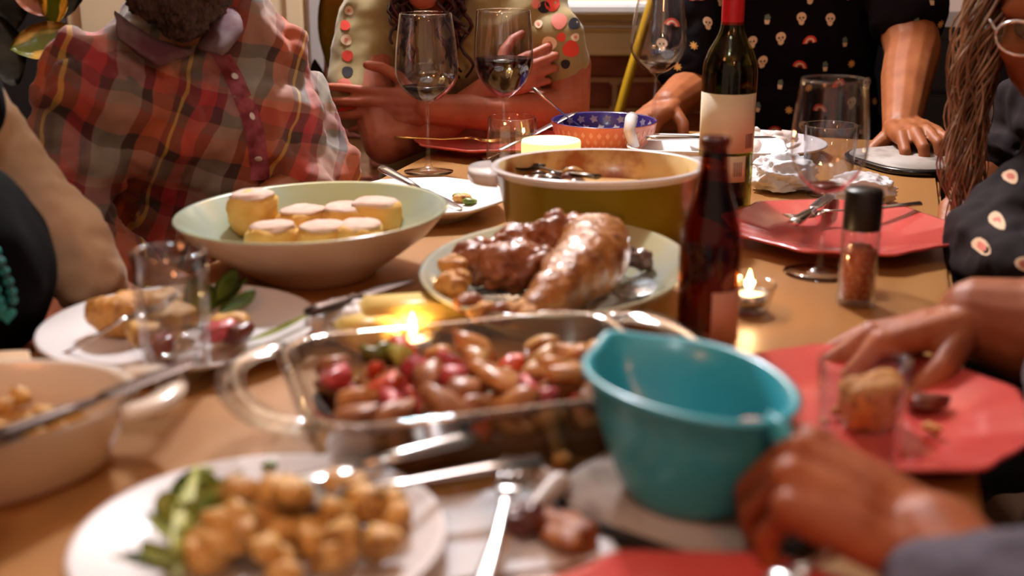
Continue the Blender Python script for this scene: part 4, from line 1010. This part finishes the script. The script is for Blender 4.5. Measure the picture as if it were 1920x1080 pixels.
chain(bm, (sL, .058), (Q(1030, 70, 2.36), .066), (Q(1046, 116, 2.35), .062)); chain(bm, (sR, .064), (Q(684, 90, 2.35), .066), (Q(680, 195, 2.29), .062))
b = cloth(bm, .007, 6, .010, .10, 5, .003, .03)
tr = bvh_of(b)
sh = obj('blouse', shift(b, Bo), M_ol, P2)
bm = bm_new(); rnd = random.Random(4)
cand = [(1035, 8, .016, 1), (1020, 14, .013, 3), (1048, 40, .017, 5), (1076, 45, .013, 3), (1052, 70, .010, 1), (1030, 82, .016, 0), (1070, 92, .018, 1), (1092, 82, .013, 5), (1062, 18, .014, 3), (1086, 20, .014, 1), (1010, 45, .009, 0), (1095, 110, .014, 5), (1060, 120, .010, 3), (1005, 8, .010, 5), (1078, 70, .009, 0),
        (648, 48, .011, 1), (650, 75, .012, 0), (652, 105, .012, 1), (652, 135, .012, 3), (646, 160, .015, 5), (644, 210, .012, 1), (655, 20, .010, 0), (668, 170, .011, 0), (660, 195, .012, 1), (690, 200, .012, 5)]
for x, y, s, m in cand:
    o_ = Q(x, y, 2.0); d = (Q(x, y, 2.4) - o_).normalized()
    print_patch(bm, tr, o_, d, V(1, 0, 0), V(0, 0, 1), [(disc(0, 0, s * .85, 14, None, .05, 3, x), m)] + ([(disc(0, 0, s * .3, 8), 5)] if m == 0 else []))
obj('flower_print', shift(bm, Bo), PRM, P2, 'stuff')
M_curl = mat('dark_auburn_hair', '1f0a0c', .45, col2='43181a', nscale=40)
bm = bm_new(); rnd = random.Random(8)
for i in range(46):
    q = -1 if i % 2 else 1; ang = rnd.uniform(-.5, 1.0); st = Ph(-.02 + rnd.uniform(-.05, .03), q * rnd.uniform(.055, .09), rnd.uniform(-.02, .09)); Lh = rnd.uniform(.16, .30); ph = rnd.uniform(0, 6); pts = []; rr = rnd.uniform(.007, .012)
    for k in range(26):
        u = k / 25; pts.append(st + V(q * (.028 * math.sin(u * 2.2) + rnd.uniform(0, .02) * 0) + rr * math.cos(ph + u * 26), -.03 * u + rr * math.sin(ph + u * 26) + (ang - .3) * .03 * u, -Lh * u))
    tube(bm, pts, [.0065 * (1 - .6 * (k / 25)) for k in range(26)], 5)
obj('curls', shift(bm, Bo), M_curl, P2, 'stuff')
bm = bm_new(); ell(bm, Ph(-.03, 0, .045), (.09, .098, .09)); b = remesh(bm, .006, 3); displace(b, .012, .02, 3); obj('hair', shift(b, Bo), M_curl, P2)
hl, hr = Vector((-.18, 2.52, .50)), Vector((.0, 2.52, .50)); fcx = (0, -1, 0)
b = cloth(legs(bm_new(), hl, hr, fcx), .010, 5, .006, .08, 4); obj('trousers', shift(b, Bo), M_trouser, P2); shoes(P2, Bo, hl, hr, fcx, M_shoe)

# ---- the man in the printed shirt, far end
Bs = Vector((.60, 2.66, 0))
P3 = person('person in a short sleeved navy shirt with small skull prints at the far end', Bs)
hd = Q(1475, -400, 2.60); fc3 = (-.1, -1, -.15); nk = Q(1480, -230, 2.64)
sR, sL = Q(1290, -95, 2.64), Q(1672, -95, 2.64)
wL = Q(1690, 238, 2.22); eL = Q(1712, 95, 2.46); wR = Q(1252, 196, 2.42); eR = Q(1298, 165, 2.56)
bm = bm_new(); Ph = head_shapes(bm, hd, fc3, .1); chain(bm, (nk, .058), (hd + V(0, .03, -.04), .06)); ell(bm, Q(1480, 60, 2.68), (.14, .09, .24)); chain(bm, (sR, .055), (Q(1480, -70, 2.66), .08), (sL, .055))
b = remesh(bm, .006, 6)
join(b, arm_mesh([(sL, .058), (Q(1700, 40, 2.53), .058), (eL, .054), (Q(1700, 150, 2.37), .049), (wL, .034)], dict(W=wL, f=(.02, -.92, .05), u=(-.10, .12, 1), s=1, L=.21, curl=((28, 52, 20), (22, 55, 20), (20, 55, 20), (18, 55, 20)), thumb=((.25, .75, -.45), (.60, .35, -.60), (.75, -.10, -.50)), spread=7)))
join(b, arm_mesh([(sR, .056), (eR, .050), (wR, .032)], dict(W=wR, f=(-.55, -.75, -.20), u=(-.25, -.15, 1), s=-1, L=.19, curl=((35, 55, 30), (38, 58, 30), (40, 60, 30), (40, 60, 30)), thumb=((.5, .7, -.4), (.7, .3, -.5), (.8, -.1, -.5)), spread=4)))
obj('body', shift(b, Bs), M_skin, P3); eyes(Ph, .1, P3, Bs)
obj('ring', tube(bm_new(), [Vector((.0098 * math.cos(t), 0, .0098 * math.sin(t))) for t in (R_(30 * i) for i in range(13))], .0016, 6), M_steel, P3, loc=Q(1764, 272, 2.12) - Bs)
bm = bm_new()
ell(bm, Q(1480, 60, 2.70), (.195, .115, .26)); ell(bm, Q(1485, 220, 2.70), (.19, .125, .20)); ell(bm, Q(1485, 400, 2.70), (.185, .13, .2)); chain(bm, (sR, .078), (Q(1480, -60, 2.68), .11), (sL, .078))
chain(bm, (sL, .076), (Q(1690, -20, 2.57), .078), (Q(1702, 22, 2.53), .080)); chain(bm, (sR, .076), (Q(1290, 40, 2.60), .072), (Q(1292, 120, 2.57), .066))
b = cloth(bm, .007, 7, .011, .10, 6, .004, .035)
tr = bvh_of(b); sh = obj('shirt', shift(b, Bs), M_navy, P3)
bm = bm_new(); rnd = random.Random(12); kinds = ['skull', 'rainbow', 'star', 'skull', 'plant', 'skull', 'plant', 'rainbow', 'star']
n = 0
for r in range(15):
    for c in range(13):
        x = .60 - .36 + c * .064 + (.032 if r % 2 else 0) + rnd.uniform(-.010, .010); z = .72 + r * .046 + rnd.uniform(-.008, .008); k = kinds[(n * 5 + r * 2) % 9]; n += 1
        print_patch(bm, tr, V(x, 2.0, z), V(0, 1, 0), V(1, 0, rnd.uniform(-.2, .2)).normalized(), V(rnd.uniform(-.2, .2), 0, 1).normalized(), icon(k, {'skull': .020, 'rainbow': .025, 'star': .016, 'plant': .021}[k]))
obj('printed_icons', shift(bm, Bs), PRM, P3, 'stuff')
bm = bm_new(); ell(bm, Ph(-.025, 0, .05), (.09, .098, .085)); b = remesh(bm, .006, 4); displace(b, .008, .02, 3); obj('hair', shift(b, Bs), M_beard, P3)
hl, hr = Vector((.50, 2.70, .50)), Vector((.70, 2.70, .50))
b = cloth(legs(bm_new(), hl, hr, fcx), .010, 5, .006, .08, 4); obj('trousers', shift(b, Bs), M_trouser, P3); shoes(P3, Bs, hl, hr, fcx, M_shoe)

# ---- the long haired woman in the spotted blouse, right
Bd = Vector((.86, 1.62, 0))
P4 = person('person with long wavy brown hair, glasses and dark spotted blouse at the right edge', Bd)
hd = Q(1992, 18, 1.56); fc4 = (-.45, -.85, -.35); nk = Q(2010, 150, 1.66)
sR, sL = Q(1955, 190, 1.80), Q(2085, 225, 1.50); eR, eL = Q(1900, 270, 1.90), Q(1848, 462, 1.43)
bm = bm_new(); Ph = head_shapes(bm, hd, fc4, .1); chain(bm, (nk, .052), (hd + V(.02, .03, -.04), .054)); ell(bm, Q(2080, 330, 1.68), (.10, .13, .2)); chain(bm, (sR, .05), (nk + V(.03, 0, -.06), .06), (sL, .05))
b = remesh(bm, .006, 6)
join(b, arm_mesh([(eR, .040), (Q(1835, 340, 1.72), .031), (Q(1808, 378, 1.64), .026)], dict(W=Q(1806, 380, 1.64), f=(-.25, -.9, -.25), u=(-.3, -.1, 1), s=-1, L=.18, curl=((20, 30, 20),) * 4)))
join(b, arm_mesh([(eL, .040), (Q(1960, 520, 1.30), .033), (Q(2060, 540, 1.24), .026)], dict(W=Q(2065, 540, 1.235), f=(.9, -.3, -.1), u=(0, 0, 1), s=1, L=.18)))
obj('body', shift(b, Bd), M_skin, P4); eyes(Ph, .1, P4, Bd)
M_spot = mat('spotted_blouse', '1a1114', .85, spec=.2, col2='22171a', nscale=10)
bm = bm_new()
ell(bm, Q(2090, 330, 1.70), (.125, .15, .20)); ell(bm, Q(2110, 560, 1.70), (.13, .16, .2)); chain(bm, (sR, .064), (nk + V(.05, 0, -.09), .08), (sL, .064))
chain(bm, (sR, .062), (eR, .052), (Q(1842, 318, 1.75), .042)); chain(bm, (sL, .064), (Q(1968, 350, 1.46), .058), (eL, .056), (Q(1900, 490, 1.36), .050), (Q(1990, 522, 1.29), .044))
b = cloth(bm, .0065, 6, .010, .06, 9, .006, .03); tr = bvh_of(b); obj('blouse', shift(b, Bd), M_spot, P4)
bm = bm_new(); rnd = random.Random(3)
for r in range(16):
    for c in range(12):
        x = .47 + c * .042 + (.022 if r % 2 else 0) + rnd.uniform(-.008, .008); z = .70 + r * .038 + rnd.uniform(-.006, .006)
        for d in (V(.25, 1, -.1),):
            d = d.normalized(); o_ = V(x, 1.45, z) - d * .7; ex = d.cross(V(0, 0, 1)).normalized()
            print_patch(bm, tr, o_, d, ex, V(0, 0, 1), [(disc(0, 0, .0078, 12, None, .08, 3, c), 0), (disc(0, 0, .004, 8), 5)])
obj('spot_print', shift(bm, Bd), PRM, P4, 'stuff')
M_wav = mat('wavy_brown_hair', '5e402c', .38, col2='c8a484', nscale=50, col3='8a684c', stretch=((1, 1, .25), (0, 0, 0)))  # pale tone puts the rim light on the locks into the hair colour
bm = bm_new(); rnd = random.Random(21)
for i in range(760):
    q = -1 if i < 540 else 1     # -1: the side that falls towards the table
    st = Ph(rnd.uniform(-.06, .045), q * rnd.uniform(.06, .088), rnd.uniform(-.01, .10)); Lh = rnd.uniform(.22, .31); ph = rnd.uniform(0, 6); am = rnd.uniform(.008, .02); sx = rnd.uniform(-.6, .8); pts = []
    for k in range(20):
        u = k / 19; off = Ph(0, q * (.03 * math.sin(u * 2.5)), 0) - Ph(0, 0, 0)
        pts.append(st + off * .6 + V(-.02 * u * sx + am * math.sin(ph + u * 9), -.03 * u * sx + am * math.cos(ph + u * 8), -Lh * u))
    tube(bm, pts, [.0021 * (1 - .6 * k / 19) for k in range(20)], 5)
obj('locks', shift(bm, Bd), M_wav, P4, 'stuff')
bm = bm_new(); ell(bm, Ph(-.03, 0, .045), (.093, .1, .09)); b = remesh(bm, .006, 3); displace(b, .008, .02, 3); obj('hair', shift(b, Bd), M_wav, P4)
M_frame = mat('pale_glasses_frame', 'd8d4d0', .2, metal=.6)
gl = obj('glasses', (lambda b: tube(b, [Ph(.112, -.006, .012), Ph(.113, 0, .015), Ph(.112, .006, .012)], .0016, 6))(bm_new()), M_frame, P4, loc=None)
me = gl.data
for v in me.vertices: v.co -= Bd
for q in (-1, 1):
    bm = bm_new(); tube(bm, [Ph(.108 - .012 * abs(.034 + .026 * math.cos(t)) / .06, q * (.034 + .026 * math.cos(t)), .008 + .021 * math.sin(t)) for t in (R_(20 * i) for i in range(19))], .0019, 6); tube(bm, [Ph(.098, q * .060, .016), Ph(.05, q * .078, .014), Ph(-.01, q * .084, .006)], .0019, 6); obj('rim', shift(bm, Bd), M_frame, gl)
    bm = bm_new(); vs = [bm.verts.new(Ph(.107 - .012 * abs(.034 + .024 * math.cos(t)) / .06, q * (.034 + .024 * math.cos(t)), .008 + .019 * math.sin(t))) for t in (R_(20 * i) for i in range(18))]; bm.faces.new(vs); obj('lens', shift(bm, Bd), M_clear, gl)
hl, hr = Vector((.92, 1.52, .50)), Vector((.88, 1.72, .50)); fx = (-1, -.3, 0)
b = cloth(legs(bm_new(), hl, hr, fx), .010, 5, .006, .08, 4); obj('trousers', shift(b, Bd), M_trouser, P4); shoes(P4, Bd, hl, hr, fx, M_shoe)

# ---- the person in grey-blue at the near right, two hands at work
Bg = Vector((.58, .86, 0))
P5 = person('person in a grey-blue jumper at the near right reaching with both hands', Bg)
M_grey = mat('grey_blue_knit', '4a4658', .8, sheen=.2, col2='3a3646', nscale=30, bump=.3, bscale=250)
wR = Q(1838, 598, 1.06); wL = Q(1752, 1030, .645)
sR, sL = V(.55, 1.03, 1.00), V(.55, .68, .99); nk = V(.56, .86, 1.08); hd = V(.50, .86, 1.24)
bm = bm_new(); Ph = head_shapes(bm, hd, (-1, 0, -.25), .098); chain(bm, (nk, .052), (hd + V(.03, 0, -.04), .055)); ell(bm, V(.59, .86, .80), (.08, .13, .2)); chain(bm, (sR, .05), (nk + V(.02, 0, -.08), .06), (sL, .05))
b = remesh(bm, .006, 6)
join(b, arm_mesh([(V(.56, 1.03, .84), .046), (Q(1945, 622, 1.04), .049), (wR, .039)], dict(W=wR, f=(-1, .04, -.20), u=(-.2, .25, 1), s=-1, L=.200, curl=((38, 40, 20), (26, 40, 20), (18, 36, 20), (10, 30, 18)), thumb=((.55, .55, -.45), (.80, .1, -.5), (.85, -.2, -.45)), spread=5), smooth=4))
join(b, arm_mesh([(V(.40, .52, .82), .046), (Q(1850, 1190, .59), .043), (wL, .034)], dict(W=wL, f=(-.76, .40, .34), u=(.20, -.40, 1), s=1, L=.192, curl=((30, 34, 22), (72, 42, 22), (78, 42, 22), (82, 42, 22)), thumb=((.85, .40, -.35), (.90, .10, -.45), (.92, .0, -.40)), spread=5), smooth=4))
obj('body', shift(b, Bg), mat('tan_skin', 'a8623a', .5, spec=.35, sss=.15, col2='8a4a28', nscale=24, bump=.05, bscale=160), P5); eyes(Ph, .098, P5, Bg)
bm = bm_new()
ell(bm, V(.545, .84, .80), (.155, .165, .22)); ell(bm, V(.56, .86, .60), (.16, .18, .18)); chain(bm, (sR, .070), (nk + V(.02, 0, -.07), .085), (sL, .070))
chain(bm, (sR, .066), (V(.60, 1.03, .86), .060), (V(.575, 1.032, .842), .058)); chain(bm, (sL, .066), (V(.42, .53, .82), .056), (Q(1825, 1140, .605), .051))
b = cloth(bm, .007, 6, .010, .08, 3, .003, .03); obj('jumper', shift(b, Bg), M_grey, P5)
bm = bm_new(); ell(bm, Ph(-.025, 0, .05), (.09, .098, .085)); b = remesh(bm, .006, 4); displace(b, .008, .02, 3); obj('hair', shift(b, Bg), M_beard, P5)
hl, hr = Vector((.60, .76, .50)), Vector((.60, .96, .50)); fx = (-1, .0, 0)
b = cloth(legs(bm_new(), hl, hr, fx), .010, 5, .006, .08, 4); obj('trousers', shift(b, Bg), M_trouser, P5); shoes(P5, Bg, hl, hr, fx, M_shoe)
lay(fork('steel fork held in the reaching hand over the coral plate', L=.13), Q(1700, 690, 1.01), Q(1655, 755, .955))
lay(fork('steel fork gripped in the near brown hand', L=.17), Q(1640, 1010, .66), Q(1500, 1090, .62))

# ---- the woman in black at the left
Bl = Vector((-.66, 1.14, 0))
P6 = person('person in a black top and beige sleeves with a turquoise necklace at the left edge', Bl)
M_blackt = mat('black_top', '070608', .95, spec=.1); M_beige = mat('beige_sleeve', 'cdb294', .8, sheen=.2, col2='c0a484', nscale=12)
sL, sR = Q(-75, 190, 1.34), V(-.64, .96, 1.02); eL = Q(40, 330, 1.37); wl = Q(165, 520, 1.345)
nk = V(-.66, 1.14, 1.08); hd = V(-.60, 1.15, 1.24)
bm = bm_new(); Ph = head_shapes(bm, hd, (1, .05, -.2), .097); chain(bm, (nk, .05), (hd + V(-.03, 0, -.04), .052)); ell(bm, V(-.68, 1.15, .80), (.09, .13, .22)); chain(bm, (sL, .045), (nk + V(-.02, 0, -.08), .06), (sR, .05))
b = remesh(bm, .006, 6)
join(b, arm_mesh([(eL, .036), (wl, .030)], dict(W=wl + V(.006, 0, -.01), f=(.72, -.1, -.45), u=(.4, -.2, .9), s=-1, L=.175, curl=((20, 30, 20),) * 4)))
join(b, arm_mesh([(V(-.60, .86, .84), .040), (V(-.52, .70, .82), .030), (V(-.50, .69, .815), .027)], dict(W=V(-.50, .69, .815), f=(.92, .05, .02), u=(-.1, -.7, .7), s=1, L=.175, curl=((30, 40, 30),) * 4, thumb=((.8, .5, -.3), (.9, .1, -.3), (.9, -.1, -.3)))))
obj('body', shift(b, Bl), M_skin, P6); eyes(Ph, .097, P6, Bl)
bm = bm_new(); ell(bm, V(-.655, 1.15, .82), (.135, .165, .22)); ell(bm, V(-.66, 1.15, .60), (.15, .17, .2)); ell(bm, V(-.58, 1.16, .82), (.12, .13, .12)); chain(bm, (Q(-90, 190, 1.30), .06), (nk + V(-.02, 0, -.08), .085), (sR, .068)); chain(bm, (sR, .066), (V(-.61, .86, .84), .052), (V(-.55, .74, .825), .042))
b = cloth(bm, .008, 6, .008, .1, 2, .003, .04); tr = bvh_of(b); obj('top', shift(b, Bl), M_blackt, P6)
bm = bm_new(); chain(bm, (sL, .046), (eL, .038), (Q(130, 440, 1.355), .040), (wl, .046))
b = cloth(bm, .005, 5, .006, .05, 7, .004, .022); obj('sleeve', shift(b, Bl), M_beige, P6)
nl = obj('necklace', tube(bm_new(), [Q(x, y, 1.0) - Bl for x, y in ((-40, 440), (-8, 470), (8, 500), (20, 535), (26, 560), (18, 575))], .0012, 6), mat('cord', '1a1a1a', .6), P6)
M_turq = mat('turquoise', '2f9a94', .35, col2='1f7f80', nscale=60)
def front(x, y):
    o_ = cam.location; d = (Q(x, y, 1.0) - o_).normalized(); h = tr.ray_cast(o_, d); return (h[0] if h[0] else Q(x, y, 1.05)) + V(0, -.007, 0)
bead = None
for x, y in ((-2, 468), (6, 487), (14, 505), (21, 524), (27, 543), (29, 559), (-8, 520), (-2, 540), (4, 558), (8, 572)):
    bm = bm_new(); sphere_rings(bm, Matrix.Scale(.0046, 4), 12, 8); obj('bead', bm, M_turq, nl, loc=front(x, y) - Bl)
hp = front(20, 585); bm = bm_new(); vs = []
for k in range(28):
    t = 2 * math.pi * k / 28; vs.append(bm.verts.new((.0005 * 16 * math.sin(t) ** 3, 0, .0005 * (13 * math.cos(t) - 5 * math.cos(2 * t) - 2 * math.cos(3 * t) - math.cos(4 * t)))))
f = bm.faces.new(vs); r = bmesh.ops.extrude_face_region(bm, geom=[f]); bmesh.ops.translate(bm, verts=[v for v in r['geom'] if isinstance(v, bmesh.types.BMVert)], vec=(0, -.005, 0))
obj('heart_pendant', bm, M_turq, nl, loc=hp - Bl, rot=(0, 0, R_(8)), smooth=False)
# necklace cord is laid over the same points
bpy.data.meshes.remove(nl.data) if False else None
bm = bm_new(); ell(bm, Ph(-.025, 0, .05), (.09, .098, .085)); ell(bm, Ph(-.05, 0, -.06), (.07, .09, .10)); b = remesh(bm, .006, 4); displace(b, .008, .02, 3); obj('hair', shift(b, Bl), M_beard, P6)
hl, hr = Vector((-.70, 1.05, .50)), Vector((-.70, 1.25, .50)); fx = (1, 0, 0)
b = cloth(legs(bm_new(), hl, hr, fx), .010, 5, .006, .08, 4); obj('trousers', shift(b, Bl), M_trouser, P6); shoes(P6, Bl, hl, hr, fx, M_shoe)

# ------------------------------------------------------------------ yellow metal chair behind the printed shirt
M_yel = mat('mustard_metal', 'b58a12', .4, coat=.2)
ch = thing('metal_chair', 'mustard yellow metal chair under the person in the printed shirt', 'chair', (.60, 2.72, 0))
xl = Q(1176, 150, 2.78).x - .60
obj('seat', loft(bm_new(), [rrect(.62, .38, .05, .392), rrect(.64, .40, .06, .397), rrect(.64, .40, .06, .403), rrect(.62, .38, .05, .408)]), M_yel, ch)
for sx in (-1, 1):
    for sy in (-1, 1): obj('leg', tube(bm_new(), [(sx * .26, sy * .15, .40), (sx * .30, sy * .19 + .02 * sy, .004)], [.014, .011], 10), M_yel, ch)
hp_ = [(xl + .03, .04, .40), (xl - .03, .043, .48), (xl - .045, .045, .62), (xl, .05, .796), (xl + .055, .06, .99), (xl + .12, .065, 1.07)]
pts = hp_ + [(0, .065, 1.09)] + [(-x, y, z) for x, y, z in reversed(hp_)]
obj('back_frame', tube(bm_new(), pts, .011, 10), M_yel, ch)
obj('back_slat', box(bm_new(), (0, .06, .72), (.10, .006, .62), bev=.002), M_yel, ch, smooth=False)

# ------------------------------------------------------------------ plants
def variegated(name, c_green, c_edge, scale=26):
    m = mat(name, c_green, .35, coat=.2); nt = m.node_tree; b = nt.nodes['Principled BSDF']
    tc = nt.nodes.new('ShaderNodeTexCoord'); n = nt.nodes.new('ShaderNodeTexNoise'); n.inputs['Scale'].default_value = scale
    mp = nt.nodes.new('ShaderNodeMapping'); mp.inputs['Scale'].default_value = (.5, 1.6, 1); nt.links.new(tc.outputs['Object'], mp.inputs[0]); nt.links.new(mp.outputs[0], n.inputs['Vector'])
    sp = nt.nodes.new('ShaderNodeSeparateXYZ'); nt.links.new(tc.outputs['Generated'], sp.inputs[0])
    a = nt.nodes.new('ShaderNodeMath'); a.operation = 'SUBTRACT'; a.inputs[1].default_value = .5; nt.links.new(sp.outputs['Y'], a.inputs[0])
    c = nt.nodes.new('ShaderNodeMath'); c.operation = 'ABSOLUTE'; nt.links.new(a.outputs[0], c.inputs[0])
    d = nt.nodes.new('ShaderNodeMath'); d.operation = 'MULTIPLY_ADD'; d.inputs[1].default_value = 1.1; nt.links.new(c.outputs[0], d.inputs[0])
    e = nt.nodes.new('ShaderNodeMath'); e.operation = 'MULTIPLY_ADD'; e.inputs[1].default_value = .9; e.inputs[2].default_value = -.28; nt.links.new(n.outputs['Fac'], e.inputs[0]); nt.links.new(e.outputs[0], d.inputs[2])
    r = nt.nodes.new('ShaderNodeValToRGB'); r.color_ramp.elements[0].position = .42; r.color_ramp.elements[1].position = .52; r.color_ramp.elements[0].color = lin(c_green); r.color_ramp.elements[1].color = lin(c_edge)
    nt.links.new(d.outputs[0], r.inputs[0]); nt.links.new(r.outputs[0], b.inputs['Base Color'])
    return m
M_vleaf = variegated('variegated_leaf', '6a6a1c', 'd8a850'); M_dleaf = mat('dark_leaf', '1c1812', .65, spec=.2, col2='3a3020', nscale=20); M_mleaf = mat('mustard_leaf', '7a6410', .4, col2='8a5e1c', nscale=8)
M_stem = mat('plant_stem', '7a5a1c', .6); M_pot = mat('terracotta_pot', '8a4a2c', .8)
def pot(parent, r, h):
    obj('pot', lathe(bm_new(), [(0, 0), (r * .75, 0), (r, h * .85), (r * 1.08, h * .86), (r * 1.08, h), (r * .96, h), (r * .93, h * .88), (0, h * .86)], 36), M_pot, parent)
def leaf_at(parent, base, P0, P1, W, m, nrm, seed=0, cup=.12):
    """leaf from P0 to P1 whose upper face looks along nrm"""
    d = (P1 - P0); L = d.length; x = d.normalized(); z = (Vector(nrm) - x * x.dot(Vector(nrm))).normalized(); y = z.cross(x)
    o = obj('leaf', leaf_bm(L, W, .06, cup, 10, seed), m, parent); M = Matrix((x, y, z)).transposed().to_4x4(); M.translation = P0 - base; o.matrix_local = M
Bv = Vector((-1.13, 2.62, 0))
pv = thing('rubber_plant', 'potted rubber plant with yellow edged leaves behind the person in plaid', 'plant', Bv)
pot(pv, .15, .30)
s0 = Q(112, 60, 2.55)
obj('stem', shift(tube(bm_new(), [Bv + V(0, 0, .24), Bv + V(-.02, .0, .55), Q(140, 120, 2.58), s0, Q(80, 8, 2.5), Q(60, -40, 2.46)], [.014, .013, .010, .008, .006, .004], 8), Bv), M_stem, pv)
leaf_at(pv, Bv, Q(150, 62, 2.44), Q(20, 92, 2.40), .036, M_vleaf, (.1, -1, .3), 1)
leaf_at(pv, Bv, Q(98, 46, 2.50), Q(112, -60, 2.46), .032, M_vleaf, (-.2, -1, .2), 2)
leaf_at(pv, Bv, Q(85, 28, 2.52), Q(20, -30, 2.5), .020, mat('reddish_leaf', '8a4a34', .4, col2='b8744c', nscale=20), (.3, -1, .3), 3)
leaf_at(pv, Bv, Q(118, 35, 2.55), Q(158, -50, 2.6), .028, M_dleaf, (-.4, -1, .2), 4)
leaf_at(pv, Bv, Q(30, 160, 2.66), Q(-30, 20, 2.7), .05, M_dleaf, (.3, -1, .4), 5)
leaf_at(pv, Bv, Q(20, 60, 2.75), Q(15, -60, 2.75), .04, M_dleaf, (.3, -1, .4), 6)
Bw = Vector((-.44, 2.92, 0))
pw_ = thing('leafy_houseplant', 'houseplant with one broad mustard leaf and dark leaves between the two left people', 'plant', Bw)
pot(pw_, .10, .24)
obj('stem', shift(tube(bm_new(), [Bw + V(0, 0, .19), Q(596, 250, 2.86), Q(612, 190, 2.84), Q(625, 150, 2.82)], [.008, .006, .005, .004], 8), Bw), M_stem, pw_)
obj('stem', shift(tube(bm_new(), [Bw + V(0, 0, .19), Q(602, 230, 2.86), Q(612, 120, 2.86), Q(612, 40, 2.86)], [.008, .006, .005, .004], 8), Bw), mat('red_stem', '6a3018', .6), pw_)
leaf_at(pw_, Bw, Q(628, 138, 2.84), Q(632, -70, 2.80), .040, M_mleaf, (-.1, -1, .2), 1)
leaf_at(pw_, Bw, Q(612, 195, 2.83), Q(648, 112, 2.80), .018, M_dleaf, (.2, -1, .3), 2)
leaf_at(pw_, Bw, Q(604, 200, 2.84), Q(592, 110, 2.82), .020, M_dleaf, (-.3, -1, .3), 3)
leaf_at(pw_, Bw, Q(610, 235, 2.84), Q(642, 200, 2.80), .016, M_dleaf, (.2, -1, .3), 4)

# ------------------------------------------------------------------ dark sideboard and yellow picture at the right
M_cab = mat('black_lacquer', '08070a', .3, coat=.15)
cb = thing('sideboard', 'black sideboard against the back wall right of the printed shirt', 'sideboard', (1.36, 2.80, 0))
zt = Q(1790, 60, 2.6).z; zl = Q(1790, 186, 2.56).z
obj('body', box(bm_new(), (0, .0, zt / 2), (1.0, .40, zt - .02), bev=.006), M_cab, cb, smooth=False)
obj('top_board', box(bm_new(), (0, -.01, zt), (1.05, .44, .025), bev=.006), M_cab, cb, smooth=False)
obj('ledge', box(bm_new(), (0, -.22, zl), (1.0, .06, .02), bev=.004), M_cab, cb, smooth=False)
for i in range(2):
    d = obj('door', box(bm_new(), ((-.245, .245)[i], -.206, (zl - .05) / 2 + .02), (.47, .02, zl - .12), bev=.004), M_cab, cb, smooth=False)
    obj('knob', lathe(bm_new(), [(0, 0), (.006, 0), (.006, .012), (.012, .018), (.010, .026), (0, .028)], 16), M_steel, d, loc=((-.05, .05)[i], -.216, zl * .55), rot=(R_(90), 0, 0))
p0 = Q(1812, 48, 2.60)
pic = thing('picture', 'plain yellow green picture standing on the black sideboard', 'picture', (p0.x + .11, 2.62, zt + .0125))
hz = .34
obj('canvas', box(bm_new(), (0, 0, hz / 2), (.22, .018, hz), bev=.002), mat('lime_canvas', '9a8a1c', .7, col2='8a7c14', nscale=5), pic, smooth=False)
obj('backing', box(bm_new(), (0, .012, hz / 2), (.20, .012, hz - .02)), mat('wood_back', '6a4a2c', .7), pic, smooth=False)
